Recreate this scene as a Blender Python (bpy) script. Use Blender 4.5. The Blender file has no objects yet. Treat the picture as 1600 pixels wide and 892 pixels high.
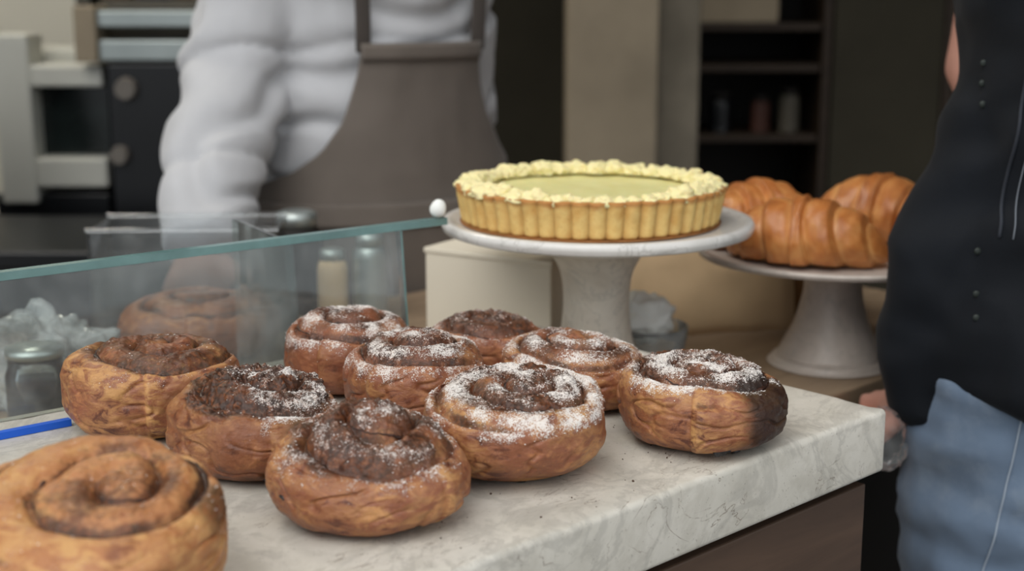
import bpy, bmesh, math, random
import numpy as np
from mathutils import Vector, Matrix
from mathutils.bvhtree import BVHTree

SC = bpy.context.scene
COL = SC.collection
PI = math.pi
Z0 = 0.90                                   # height of the marble top above the floor
random.seed(7)

# ------------------------------------------------------------------ camera
cam_d = bpy.data.cameras.new('camera')
cam_d.sensor_width = 36.0
cam_d.lens = 50.0
cam_d.clip_start = 0.02
cam_d.dof.use_dof = True
cam_d.dof.focus_distance = 0.98
cam_d.dof.aperture_fstop = 5.6
cam = bpy.data.objects.new('camera', cam_d)
cam.location = (0, 0, Z0 + 0.315)
cam.rotation_euler = (math.radians(90 - 12), 0, 0)
COL.objects.link(cam)
SC.camera = cam

# ------------------------------------------------------------------ sky, lights, exposure
world = bpy.data.worlds.new('overcast')
SC.world = world
world.use_nodes = True
wn = world.node_tree
wn.nodes.clear()
w_out = wn.nodes.new('ShaderNodeOutputWorld')
w_bg = wn.nodes.new('ShaderNodeBackground')
w_tc = wn.nodes.new('ShaderNodeTexCoord')
w_sep = wn.nodes.new('ShaderNodeSeparateXYZ')
w_ramp = wn.nodes.new('ShaderNodeValToRGB')
wn.links.new(w_tc.outputs['Generated'], w_sep.inputs[0])
wn.links.new(w_sep.outputs['Z'], w_ramp.inputs[0])
w_ramp.color_ramp.elements[0].color = (0.62, 0.66, 0.70, 1)      # overcast: brighter towards the zenith
w_ramp.color_ramp.elements[1].color = (1.0, 1.0, 1.0, 1)
wn.links.new(w_ramp.outputs[0], w_bg.inputs[0])
w_bg.inputs[1].default_value = 1.0
wn.links.new(w_bg.outputs[0], w_out.inputs[0])

sun_d = bpy.data.lights.new('veiled_sun', 'SUN')
sun_d.energy = 1.3
sun_d.angle = math.radians(50)
sun_d.color = (1.0, 0.97, 0.93)
sun = bpy.data.objects.new('veiled_sun', sun_d)
sun.rotation_euler = (math.radians(42), 0, math.radians(-28))
COL.objects.link(sun)

SC.view_settings.view_transform = 'Standard'
SC.view_settings.look = 'None'
SC.view_settings.gamma = 1.0
SC.view_settings.use_curve_mapping = False
SC.view_settings.exposure = 0.22
SC.cycles.max_bounces = 10
SC.cycles.transparent_max_bounces = 16


# ------------------------------------------------------------------ helpers: colour, materials
def lin(hexs):
    c = [int(hexs[i:i + 2], 16) / 255 for i in (0, 2, 4)]
    return tuple((v / 12.92 if v <= 0.04045 else ((v + 0.055) / 1.055) ** 2.4) for v in c) + (1,)


class NT:
    def __init__(s, name):
        s.m = bpy.data.materials.new(name)
        s.m.use_nodes = True
        s.t = s.m.node_tree
        s.t.nodes.clear()
        s.out = s.t.nodes.new('ShaderNodeOutputMaterial')

    def n(s, typ, **kw):
        nd = s.t.nodes.new(typ)
        for k, v in kw.items():
            setattr(nd, k, v)
        return nd

    def l(s, a, b):
        s.t.links.new(a, b)

    def setv(s, sock, v):
        if hasattr(v, 'links') or isinstance(v, bpy.types.NodeSocket):
            s.l(v, sock)
        else:
            sock.default_value = v

    def coord(s, kind='Object', scale=(1, 1, 1)):
        tc = s.n('ShaderNodeTexCoord')
        mp = s.n('ShaderNodeMapping')
        mp.inputs['Scale'].default_value = scale
        s.l(tc.outputs[kind], mp.inputs[0])
        return mp.outputs[0]

    def noise(s, co, scale, detail=4, rough=0.55, dist=0.0):
        nd = s.n('ShaderNodeTexNoise')
        s.l(co, nd.inputs['Vector'])
        nd.inputs['Scale'].default_value = scale
        nd.inputs['Detail'].default_value = detail
        nd.inputs['Roughness'].default_value = rough
        nd.inputs['Distortion'].default_value = dist
        return nd.outputs['Fac']

    def ramp(s, fac, stops):
        r = s.n('ShaderNodeValToRGB')
        e = r.color_ramp.elements
        while len(e) < len(stops):
            e.new(0.5)
        for k, (p, c) in enumerate(stops):
            e[k].position = p
            e[k].color = c if len(c) == 4 else tuple(c) + (1,)
        s.l(fac, r.inputs[0])
        return r.outputs[0]

    def math(s, op, a, b=None, clamp=False):
        m = s.n('ShaderNodeMath', operation=op, use_clamp=clamp)
        s.setv(m.inputs[0], a)
        if b is not None:
            s.setv(m.inputs[1], b)
        return m.outputs[0]

    def rng(s, v, a, b, c=0.0, d=1.0):
        m = s.n('ShaderNodeMapRange', interpolation_type='SMOOTHSTEP')
        s.l(v, m.inputs['Value'])
        for k, x in zip(('From Min', 'From Max', 'To Min', 'To Max'), (a, b, c, d)):
            m.inputs[k].default_value = x
        return m.outputs[0]

    def mix(s, fac, a, b):
        m = s.n('ShaderNodeMix', data_type='RGBA')
        s.setv(m.inputs[0], fac)
        s.setv(m.inputs[6], a)
        s.setv(m.inputs[7], b)
        return m.outputs[2]

    def bump(s, h, strength=0.3, dist=0.001, normal=None):
        b = s.n('ShaderNodeBump')
        b.inputs['Strength'].default_value = strength
        b.inputs['Distance'].default_value = dist
        s.l(h, b.inputs['Height'])
        if normal is not None:
            s.l(normal, b.inputs['Normal'])
        return b.outputs[0]

    def bsdf(s, color, rough=0.5, normal=None, spec=0.5, sss=0.0, sss_r=None, metal=0.0, coat=0.0, sheen=0.0):
        p = s.n('ShaderNodeBsdfPrincipled')
        s.setv(p.inputs['Base Color'], color)
        s.setv(p.inputs['Roughness'], rough)
        p.inputs['Specular IOR Level'].default_value = spec
        p.inputs['Metallic'].default_value = metal
        p.inputs['Coat Weight'].default_value = coat
        p.inputs['Sheen Weight'].default_value = sheen
        if sss:
            p.inputs['Subsurface Weight'].default_value = sss
            p.inputs['Subsurface Radius'].default_value = sss_r or (1.0, 0.5, 0.25)
            p.inputs['Subsurface Scale'].default_value = 0.004
        if normal is not None:
            s.l(normal, p.inputs['Normal'])
        return p.outputs[0]

    def done(s, shader):
        s.l(shader, s.out.inputs['Surface'])
        return s.m


def plain(name, hexs, rough=0.6, var=0.10, scale=8.0, spec=0.4, metal=0.0, bump=0.0, bscale=200, sheen=0.0):
    """a plain coloured surface with a little mottling and relief"""
    t = NT(name)
    co = t.coord()
    f = t.noise(co, scale, 5)
    c = lin(hexs)
    dark = tuple(v * (1 - var) for v in c[:3]) + (1,)
    lite = tuple(min(1, v * (1 + var)) for v in c[:3]) + (1,)
    col = t.ramp(f, [(0.3, dark), (0.7, lite)])
    nrm = t.bump(t.noise(co, bscale, 3), bump, 0.001) if bump else None
    return t.done(t.bsdf(col, rough, nrm, spec, metal=metal, sheen=sheen))


# ------------------------------------------------------------------ helpers: numpy noise
_rs = np.random.RandomState(11)
_perm = _rs.permutation(512)
_perm = np.concatenate([_perm, _perm])
_grad = _rs.normal(size=(512, 3))
_grad /= np.linalg.norm(_grad, axis=1)[:, None]


def pn(P, seed=0):
    """gradient noise, about -0.6 .. 0.6"""
    P = np.asarray(P, float) + seed * 17.31
    I = np.floor(P).astype(int)
    F = P - I
    U = F * F * F * (F * (F * 6 - 15) + 10)
    r = 0
    for dx in (0, 1):
        for dy in (0, 1):
            for dz in (0, 1):
                h = _perm[_perm[_perm[(I[..., 0] + dx) & 511] + ((I[..., 1] + dy) & 511) & 511] + ((I[..., 2] + dz) & 511) & 511]
                g = _grad[h & 511]
                d = F - np.array([dx, dy, dz])
                w = (U[..., 0] if dx else 1 - U[..., 0]) * (U[..., 1] if dy else 1 - U[..., 1]) * (U[..., 2] if dz else 1 - U[..., 2])
                r = r + w * (g * d).sum(-1)
    return r


def fbm(P, seed=0, oct=3):
    P = np.asarray(P, float)
    r, a = 0, 1.0
    for k in range(oct):
        r = r + a * pn(P * 2 ** k, seed + k * 3)
        a *= 0.5
    return r


def sstep(a, b, x):
    t = np.clip((x - a) / (b - a), 0, 1)
    return t * t * (3 - 2 * t)


# ------------------------------------------------------------------ helpers: objects
def link(name, mesh, mat=None, parent=None, smooth=True):
    if mat is not None and not mesh.materials:
        mesh.materials.append(mat)
    if smooth:
        mesh.polygons.foreach_set('use_smooth', [True] * len(mesh.polygons))
    o = bpy.data.objects.new(name, mesh)
    COL.objects.link(o)
    if parent is not None:
        o.parent = parent
    return o


def from_py(name, V, F, mat=None, parent=None, smooth=True):
    me = bpy.data.meshes.new(name)
    me.from_pydata([tuple(map(float, v)) for v in V], [], F)
    me.update()
    return link(name, me, mat, parent, smooth)


def from_bm(name, bm, mat=None, parent=None, smooth=False):
    me = bpy.data.meshes.new(name)
    bm.normal_update()
    bm.to_mesh(me)
    bm.free()
    return link(name, me, mat, parent, smooth)


def thing(name, label, cat, loc=(0, 0, 0), rz=0.0, group=None, rot=None):
    o = bpy.data.objects.new(name, None)
    o.empty_display_size = 0.02
    COL.objects.link(o)
    o.location = loc
    o.rotation_euler = rot if rot else (0, 0, rz)
    return tag(o, label, cat, group)


def tag(o, label, cat, group=None):
    o['label'] = label
    o['category'] = cat
    if group:
        o['group'] = group
    return o


def struct(o):
    o['kind'] = 'structure'
    return o


def grid_faces(n, m, wrap_n=True):
    """faces of an n (around) by m (along) grid, index = j*n + i"""
    F = []
    for j in range(m - 1):
        for i in range(n if wrap_n else n - 1):
            a = j * n + i
            b = j * n + (i + 1) % n
            F.append((a, b, b + n, a + n))
    return F


def box_bm(bm, c, s, bevel=0.0, seg=2, rz=0.0):
    r = bmesh.ops.create_cube(bm, size=1.0)
    vs = r['verts']
    M = Matrix.Translation(Vector(c)) @ Matrix.Rotation(rz, 4, 'Z') @ Matrix.Diagonal((s[0], s[1], s[2], 1))
    bmesh.ops.transform(bm, matrix=M, verts=vs)
    if bevel:
        es = list({e for v in vs for e in v.link_edges})
        bmesh.ops.bevel(bm, geom=es, offset=bevel, segments=seg, affect='EDGES', profile=0.5)


def box(name, c, s, mat, parent=None, bevel=0.002, seg=2, rz=0.0):
    bm = bmesh.new()
    box_bm(bm, c, s, bevel, seg, rz)
    return from_bm(name, bm, mat, parent)


def lathe(name, prof, mat, parent=None, n=96, wob=0.0, seed=0):
    """prof: list of (r, z) from bottom axis to top axis"""
    V, F = [], []
    m = len(prof)
    for j, (r, z) in enumerate(prof):
        for i in range(n):
            a = 2 * PI * i / n
            V.append((r * math.cos(a), r * math.sin(a), z))
    F = grid_faces(n, m)
    F.append(tuple(range(n))[::-1])
    F.append(tuple(range((m - 1) * n, m * n)))
    V = np.array(V)
    if wob:
        V[:, 2] += wob * pn(V * 18, seed)
    return from_py(name, V, F, mat, parent)


def smooth_prof(pts, k=6):
    """Catmull-Rom through (r,z) points"""
    P = [np.array(p, float) for p in pts]
    P = [2 * P[0] - P[1]] + P + [2 * P[-1] - P[-2]]
    out = []
    for i in range(1, len(P) - 2):
        for q in range(k):
            t = q / k
            a, b, c, d = P[i - 1:i + 3]
            out.append(0.5 * ((2 * b) + (c - a) * t + (2 * a - 5 * b + 4 * c - d) * t * t + (3 * b - a - 3 * c + d) * t ** 3))
    out.append(P[-2])
    return [(max(p[0], 1e-5), p[1]) for p in out]


def tube_bm(bm, pts, rad, n=14, ref=None):
    """loft of elliptical rings along pts; rad entries: r or (a, b); closed ends"""
    pts = [Vector(p) for p in pts]
    rings = []
    for k, p in enumerate(pts):
        d = (pts[min(k + 1, len(pts) - 1)] - pts[max(k - 1, 0)]).normalized()
        rf = Vector(ref) if ref is not None else (Vector((0, 1, 0)) if abs(d.y) < 0.85 else Vector((1, 0, 0)))
        u = (rf - d * rf.dot(d)).normalized()
        v = d.cross(u)
        a, b = rad[k] if isinstance(rad[k], (tuple, list)) else (rad[k], rad[k])
        rings.append([bm.verts.new(p + u * (a * math.cos(2 * PI * i / n)) + v * (b * math.sin(2 * PI * i / n))) for i in range(n)])
    for r0, r1 in zip(rings, rings[1:]):
        for i in range(n):
            bm.faces.new((r0[i], r0[(i + 1) % n], r1[(i + 1) % n], r1[i]))
    for r, k, s in ((rings[0], 0, -1), (rings[-1], len(pts) - 1, 1)):
        d = (pts[min(k + 1, len(pts) - 1)] - pts[max(k - 1, 0)]).normalized()
        a = rad[k][0] if isinstance(rad[k], (tuple, list)) else rad[k]
        c = bm.verts.new(pts[k] + d * s * a * 0.5)
        for i in range(n):
            bm.faces.new((r[i], r[(i + 1) % n], c) if s > 0 else (r[(i + 1) % n], r[i], c))


def smooth_path(pts, k=5):
    P = [np.array(p, float) for p in pts]
    P = [2 * P[0] - P[1]] + P + [2 * P[-1] - P[-2]]
    out = []
    for i in range(1, len(P) - 2):
        for q in range(k):
            t = q / k
            a, b, c, d = P[i - 1:i + 3]
            out.append(0.5 * ((2 * b) + (c - a) * t + (2 * a - 5 * b + 4 * c - d) * t * t + (3 * b - a - 3 * c + d) * t ** 3))
    out.append(P[-2])
    return out


def tube(name, pts, r, mat, parent=None, n=8, k=5):
    P = smooth_path(pts, k)
    bm = bmesh.new()
    R = [r] * len(P) if not isinstance(r, (list, tuple)) else list(np.interp(np.linspace(0, 1, len(P)), np.linspace(0, 1, len(r)), r))
    tube_bm(bm, P, R, n)
    bmesh.ops.recalc_face_normals(bm, faces=bm.faces)
    return from_bm(name, bm, mat, parent, True)


def blob(name, build, mat, parent=None, voxel=0.008, smooth=6, disp=None):
    """one continuous surface grown over overlapping lofts; disp(V) moves vertices along their normals"""
    bm = bmesh.new()
    build(bm)
    bmesh.ops.recalc_face_normals(bm, faces=bm.faces)
    me = bpy.data.meshes.new('tmp')
    bm.to_mesh(me)
    bm.free()
    o = bpy.data.objects.new('tmp', me)
    COL.objects.link(o)
    r = o.modifiers.new('r', 'REMESH')
    r.mode = 'VOXEL'
    r.voxel_size = voxel
    s = o.modifiers.new('s', 'SMOOTH')
    s.iterations = smooth
    s.factor = 0.5
    dg = bpy.context.evaluated_depsgraph_get()
    me2 = bpy.data.meshes.new_from_object(o.evaluated_get(dg))
    bpy.data.objects.remove(o)
    bpy.data.meshes.remove(me)
    me2.name = name
    if disp is not None:
        n = len(me2.vertices)
        V = np.empty(n * 3)
        N = np.empty(n * 3)
        me2.vertices.foreach_get('co', V)
        me2.vertices.foreach_get('normal', N)
        V = V.reshape(-1, 3)
        N = N.reshape(-1, 3)
        V = V + N * disp(V)[:, None]
        me2.vertices.foreach_set('co', V.ravel())
        me2.update()
    return link(name, me2, mat, parent)


# ------------------------------------------------------------------ materials
def mat_glass(name, tint, haze=0.03, rough=0.02, ior=1.5):
    t = NT(name)
    tr = t.n('ShaderNodeBsdfTransparent')
    tr.inputs[0].default_value = tint
    gl = t.n('ShaderNodeBsdfGlossy')
    gl.inputs['Roughness'].default_value = rough
    fr = t.n('ShaderNodeFresnel')
    fr.inputs[0].default_value = ior
    mx = t.n('ShaderNodeMixShader')
    t.l(fr.outputs[0], mx.inputs[0])
    t.l(tr.outputs[0], mx.inputs[1])
    t.l(gl.outputs[0], mx.inputs[2])
    di = t.n('ShaderNodeBsdfDiffuse')
    di.inputs[0].default_value = (0.8, 0.83, 0.83, 1)
    co = t.coord()
    sm = t.rng(t.noise(co, 14, 5, 0.6, 0.6), 0.35, 0.75, haze * 0.5, haze * 1.8)    # patchy diffuse film paints the milky haze of reflections
    m2 = t.n('ShaderNodeMixShader')
    t.l(sm, m2.inputs[0])
    t.l(mx.outputs[0], m2.inputs[1])
    t.l(di.outputs[0], m2.inputs[2])
    return t.done(m2.outputs[0])


def mat_marble():
    t = NT('marble')
    co = t.coord()
    big = t.noise(co, 7, 6, 0.62, 0.8)
    mid = t.noise(co, 38, 5, 0.65, 0.5)
    base = t.ramp(big, [(0.30, lin('b9b5aa')), (0.46, lin('cbc7bc')), (0.62, lin('d6d2c8')), (0.80, lin('c6c1b4'))])
    base = t.mix(t.rng(mid, 0.42, 0.66, 0, 0.5), base, lin('b5b0a4'))
    # grey clouded veins
    v1 = t.math('ABSOLUTE', t.math('SUBTRACT', t.noise(co, 9, 7, 0.62, 1.6), 0.5))
    base = t.mix(t.rng(v1, 0.0, 0.05, 0.38, 0), base, lin('9c9991'))
    # thin brownish cracks
    co2 = t.coord(scale=(1.0, 2.3, 1.0))
    v2 = t.math('ABSOLUTE', t.math('SUBTRACT', t.noise(co2, 20, 5, 0.55, 1.2), 0.47))
    gate = t.rng(t.noise(co, 16, 3), 0.5, 0.62)
    base = t.mix(t.math('MULTIPLY', t.rng(v2, 0.0, 0.010, 0.75, 0), gate), base, lin('6b5a4c'))
    spk = t.rng(t.noise(co, 420, 2, 0.5), 0.66, 0.74)
    base = t.mix(t.math('MULTIPLY', spk, 0.35), base, lin('6d675e'))
    rough = t.rng(mid, 0.3, 0.7, 0.30, 0.48)
    nrm = t.bump(t.noise(co, 240, 4), 0.12, 0.0008)
    return t.done(t.bsdf(base, rough, nrm, 0.45))


def mat_wood(name, a, b, scale=(6, 60, 60), rough=0.55):
    t = NT(name)
    co = t.coord(scale=scale)
    g = t.noise(co, 1.0, 7, 0.65, 0.6)
    col = t.ramp(g, [(0.25, lin(a)), (0.75, lin(b))])
    return t.done(t.bsdf(col, rough, t.bump(g, 0.15, 0.001), 0.35))


def mat_dough(name, gold='b2774d', mid='8c553a', red='5a3022', smearcol='47291a'):
    """baked dough; colour attribute 'mask': R filling smear, G icing sugar, B char and painted shade, A pale raw dough"""
    t = NT(name)
    co = t.coord()
    at = t.n('ShaderNodeAttribute', attribute_name='mask')
    sep = t.n('ShaderNodeSeparateColor')
    t.l(at.outputs['Color'], sep.inputs[0])
    R, G, B, A = sep.outputs[0], sep.outputs[1], sep.outputs[2], at.outputs['Alpha']
    n1 = t.noise(co, 30, 6, 0.62, 0.5)
    n2 = t.noise(t.coord(scale=(1, 1, 2.2)), 70, 6, 0.66, 0.8)
    n3 = t.noise(co, 240, 4, 0.62, 0.4)
    nf = t.noise(co, 1150, 3, 0.6, 0.8)
    mixn = t.math('ADD', t.math('MULTIPLY', n1, 0.50), t.math('MULTIPLY', n2, 0.50))
    base = t.ramp(mixn, [(0.38, lin(red)), (0.46, lin(mid)), (0.53, lin(mid)), (0.62, lin(gold))])
    base = t.mix(t.rng(n3, 0.50, 0.74, 0, 0.40), base, lin(red))
    base = t.mix(t.rng(nf, 0.56, 0.74, 0, 0.30), base, lin('c79a6a'))
    pale = t.math('MULTIPLY', A, t.rng(n2, 0.38, 0.62), clamp=True)
    base = t.mix(t.math('MULTIPLY', pale, 0.85), base, lin('c6975f'))
    # filling smeared over the top, broken up by the noise
    sm = t.rng(t.math('ADD', R, t.math('ADD', t.math('MULTIPLY', t.math('SUBTRACT', n3, 0.5), 1.1), t.math('MULTIPLY', t.math('SUBTRACT', n2, 0.5), 0.9))), 0.25, 0.75)
    sm2 = t.ramp(n3, [(0.36, lin('21150f')), (0.49, lin(smearcol)), (0.60, lin('65391f')), (0.72, lin('8a5632'))])
    base = t.mix(t.math('MULTIPLY', sm, 0.92), base, sm2)
    ch = t.rng(t.math('ADD', B, t.math('MULTIPLY', t.math('SUBTRACT', n2, 0.5), 0.9)), 0.25, 0.8)
    base = t.mix(t.math('MULTIPLY', ch, 0.9), base, lin('261a14'))
    # icing sugar: fine flecks that cling in patches
    sn = t.math('ADD', t.math('MULTIPLY', n3, 0.35), t.math('MULTIPLY', nf, 0.65))
    su = t.rng(t.math('ADD', sn, t.math('MULTIPLY', G, 0.19)), 0.605, 0.665)
    su = t.math('MULTIPLY', su, t.rng(G, 0.02, 0.30))
    base = t.mix(t.math('MULTIPLY', su, 0.92), base, lin('e9e3dd'))
    rough = t.mix(su, t.rng(n2, 0.3, 0.7, 0.30, 0.50), (0.9, 0.9, 0.9, 1))
    h = t.math('ADD', t.math('MULTIPLY', n3, 0.6), t.math('ADD', t.math('MULTIPLY', nf, 0.25), t.math('MULTIPLY', su, 0.5)))
    nw = t.noise(t.coord(scale=(1, 1, 2.6)), 150, 5, 0.68, 1.4)
    nrm = t.bump(n2, 0.22, 0.0018)
    nrm = t.bump(nw, 0.42, 0.0013, nrm)
    nrm = t.bump(h, 0.50, 0.0010, nrm)
    return t.done(t.bsdf(base, rough, nrm, 0.45, sss=0.04))


def mat_filling():
    t = NT('dark_filling')
    co = t.coord()
    n = t.noise(co, 320, 4, 0.6)
    col = t.ramp(n, [(0.3, lin('1c120e')), (0.55, lin('3b2217')), (0.75, lin('5d3520'))])
    return t.done(t.bsdf(col, t.rng(n, 0.3, 0.7, 0.28, 0.6), t.bump(n, 0.6, 0.001), 0.5))


def mat_fabric(name, hexs, var=0.12, weave=1400, rough=0.9, sheen=0.2, extra=None):
    t = NT(name)
    co = t.coord()
    f = t.noise(co, 9, 5, 0.6)
    c = lin(hexs)
    col = t.ramp(f, [(0.3, tuple(v * (1 - var) for v in c[:3]) + (1,)), (0.7, tuple(min(1, v * (1 + var)) for v in c[:3]) + (1,))])
    if extra:
        col = t.mix(t.rng(t.noise(co, extra[1], 5, 0.65), 0.45, 0.75, 0, extra[2]), col, lin(extra[0]))
    return t.done(t.bsdf(col, rough, t.bump(t.noise(co, weave, 2), 0.25, 0.0008), 0.2, sheen=sheen))


M = {
    'marble': mat_marble(),
    'glass': mat_glass('pane_glass', (0.90, 0.945, 0.93, 1), 0.10, 0.03),
    'acrylic': mat_glass('clear_acrylic', (0.93, 0.95, 0.96, 1), 0.05, 0.05),
    'jarglass': mat_glass('jar_glass', (0.9, 0.93, 0.94, 1), 0.03, 0.02),
    'edge': plain('polished_glass_edge', '6a8c8a', 0.2, 0.18, 30, 0.5),
    'blue': plain('blue_plastic', '1f62d8', 0.4, 0.05),
    'cabinet': mat_wood('brown_cabinet_wood', '3c2e25', '5b4739', (4, 4, 40)),
    'shadowgap': plain('black_paint_and_gap_shade', '1a1613', 0.7),  # plain black, also painted for the shade in the slab gap
    'counter': mat_wood('counter_wood', '83705c', 'a58f76', (5, 40, 40)),
    'filling': mat_filling(),
    'sugar': plain('icing_sugar', 'ece8e4', 0.95, 0.05, 300, 0.2),
    'currant': plain('currant', '1d1a1d', 0.35, 0.3, 300, 0.6, bump=0.4, bscale=700),
    'ceramic': None, 'ceramic2': None,
    'curd': None, 'cream': None, 'crust': None, 'croissant': None,
    'whitecard': plain('cream_card', 'ded6c4', 0.8, 0.04, 6, 0.2),
    'kraft': plain('kraft_paper', 'cbb08b', 0.85, 0.10, 14, 0.2, bump=0.1, bscale=90),
    'kraftd': plain('brown_card_and_bag_shade', '7d5a39', 0.85, 0.12, 14, 0.2),  # brown card, also the painted shaded side of the crumpled bag
    'doily': plain('browned_baking_paper', '9a6a3e', 0.8, 0.25, 40, 0.3),
    'skin': plain('skin', 'c08f7e', 0.5, 0.08, 30, 0.4),
    'hair': plain('dark_hair', '2b211b', 0.6, 0.2, 120),
    'shirt': mat_fabric('grey_shirt_cotton', 'b9babd', 0.06),
    'bib': mat_fabric('apron_canvas', '6b635c', 0.10),
    'strap': mat_fabric('apron_strap', '4c4642', 0.08),
    'jacket': mat_fabric('black_jacket_cotton', '10141a', 0.25, 900, 0.75, 0.03),
    'denim': mat_fabric('washed_denim', '66778c', 0.16, 1100, 0.85, 0.15, extra=('8794a3', 16, 0.6)),
    'darktrouser': mat_fabric('dark_trousers', '23252a', 0.12),
    'thread': plain('pale_thread', '98a4b2', 0.8),
    'dthread': plain('dark_thread', '2a2e36', 0.8),
    'dthread2': plain('grey_thread', '6a7078', 0.8),
    'reflection_dot': plain('dull_reflection_dot', '2b312e', 0.5, 0.2, 100, 0.4, 0.3),  # colour of the reflection dots on the jacket
    'tee': mat_fabric('dark_green_cotton', '25231f', 0.12),
    'plasticbag': mat_glass('thin_plastic', (0.95, 0.95, 0.96, 1), 0.06, 0.2, 1.12),
    'whiteplastic': mat_glass('milky_plastic', (0.88, 0.90, 0.91, 1), 0.30, 0.15),
    'milkglass': mat_glass('milky_glass', (0.92, 0.94, 0.94, 1), 0.22, 0.08, 1.3),
    'steel': plain('brushed_steel', 'aab2b0', 0.35, 0.12, 6, 0.5, 0.7),
    'black': plain('black_enamel', '0c0e12', 0.35, 0.2, 8, 0.5),
    'dial': plain('grey_dial', '77716a', 0.5, 0.1),
    'ovenwhite': plain('white_enamel', 'cfcfc6', 0.5, 0.05, 5, 0.4),
    'darkglass': plain('dark_oven_glass', '1e2524', 0.2, 0.3, 12, 0.5),
    'walldark': plain('dark_olive_paint', '3e3a2f', 0.8, 0.2, 3, 0.3),
    'wallwhite': plain('warm_white_paint', 'd8d4c6', 0.8, 0.04, 3, 0.3),
    'pillar': plain('beige_plaster', '9c8f7b', 0.85, 0.16, 5, 0.2, bump=0.2, bscale=40),
    'pillarg': plain('grey_beige_plaster', '827a6c', 0.85, 0.22, 7, 0.2),
    'shelfwood': mat_wood('dark_shelf_wood', '2a2018', '43362a', (4, 30, 30)),
    'shelfpale': mat_wood('pale_shelf_wood', '7d6a55', '95826b', (4, 30, 30)),
    'dull': plain('dull_tin', '59544a', 0.6, 0.15, 20),
    'dullred': plain('dull_red_tin', '4d2f26', 0.6, 0.15, 20),
    'floor': plain('grey_floor', '6c665e', 0.7, 0.15, 4, 0.3),
    'paving': plain('pavement', '85847f', 0.85, 0.12, 5, 0.3),
    'ceil': plain('ceiling_paint', 'b5b0a6', 0.85, 0.05, 3),
    'cloth': plain('white_cloth', 'eef0ec', 0.9, 0.05, 20, 0.2),
    'jam': plain('dark_jam', '2b1f2b', 0.3, 0.3, 40, 0.5),
    'navy': plain('navy_tin', '1c2236', 0.6, 0.2, 10),
    'brown': plain('brown_tin', '4a3527', 0.6, 0.2, 10),
}


def mat_ceramic(name, a, b, rough=0.22):
    t = NT(name)
    co = t.coord()
    n = t.noise(co, 22, 6, 0.6, 0.8)
    col = t.ramp(n, [(0.35, lin(a)), (0.65, lin(b))])
    v = t.math('ABSOLUTE', t.math('SUBTRACT', t.noise(co, 16, 5, 0.6, 1.3), 0.5))
    col = t.mix(t.rng(v, 0, 0.02, 0.35, 0), col, lin('97948e'))
    return t.done(t.bsdf(col, rough, None, 0.5))


M['ceramic'] = mat_ceramic('white_glazed_marble', 'cfcdc8', 'dedcd8')
M['ceramic3'] = mat_ceramic('warm_white_stoneware', 'c6bcad', 'd8d0c2', 0.4)
M['ceramic2'] = mat_ceramic('grey_white_stoneware', 'b4aaa1', 'c8beb5', 0.4)

t = NT('lemon_curd')
co = t.coord()
n = t.noise(co, 60, 5)
M['curd'] = t.done(t.bsdf(t.ramp(n, [(0.3, lin('e0d992')), (0.7, lin('ebe5a8'))]), 0.42, t.bump(n, 0.15, 0.001), 0.4, sss=0.2))
t = NT('yellow_cream')
co = t.coord()
n = t.noise(co, 160, 5)
M['cream'] = t.done(t.bsdf(t.ramp(n, [(0.3, lin('f2e29a')), (0.7, lin('faf0c4'))]), 0.55, t.bump(n, 0.35, 0.001), 0.35, sss=0.25))
t = NT('shortcrust')
co = t.coord()
n = t.noise(co, 55, 6, 0.6)
n2 = t.noise(co, 420, 3)
at = t.n('ShaderNodeAttribute', attribute_name='mask')
sepc = t.n('ShaderNodeSeparateColor')
t.l(at.outputs['Color'], sepc.inputs[0])
c0 = t.ramp(n, [(0.3, lin('d2a55e')), (0.55, lin('e2c27c')), (0.75, lin('d9b068'))])
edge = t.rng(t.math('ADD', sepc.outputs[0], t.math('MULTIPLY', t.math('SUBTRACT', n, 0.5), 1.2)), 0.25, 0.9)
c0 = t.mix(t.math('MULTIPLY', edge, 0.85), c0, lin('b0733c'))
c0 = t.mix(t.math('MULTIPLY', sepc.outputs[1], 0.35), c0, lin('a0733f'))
c0 = t.mix(t.rng(n2, 0.62, 0.75, 0, 0.4), c0, lin('a06b38'))
M['crust'] = t.done(t.bsdf(c0, 0.7, t.bump(n2, 0.4, 0.001), 0.3, sss=0.1))
t = NT('croissant_crust')
co = t.coord()
n = t.noise(co, 40, 6, 0.6, 0.4)
nl = t.noise(t.coord(scale=(1, 1, 1)), 160, 4, 0.6)
at = t.n('ShaderNodeAttribute', attribute_name='mask')
sepc = t.n('ShaderNodeSeparateColor')
t.l(at.outputs['Color'], sepc.inputs[0])
c0 = t.ramp(n, [(0.3, lin('a4602f')), (0.5, lin('be783f')), (0.68, lin('d09256'))])
c0 = t.mix(t.math('MULTIPLY', sepc.outputs[0], 0.8), c0, lin('d3a063'))
c0 = t.mix(t.math('MULTIPLY', sepc.outputs[1], 0.55), c0, lin('84451f'))
M['croissant'] = t.done(t.bsdf(c0, 0.38, t.bump(nl, 0.3, 0.001), 0.5, sss=0.08))

# ------------------------------------------------------------------ the shop: floor, walls, ceiling, pillars
UV = math.radians(43.8)                       # the counter runs at this angle across the view
UD = Vector((math.cos(UV), math.sin(UV), 0))
VD = Vector((-math.sin(UV), math.cos(UV), 0))


def uv(u, v, z=0.0):
    p = UD * u + VD * v
    return (p.x, p.y, Z0 + z)


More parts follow.
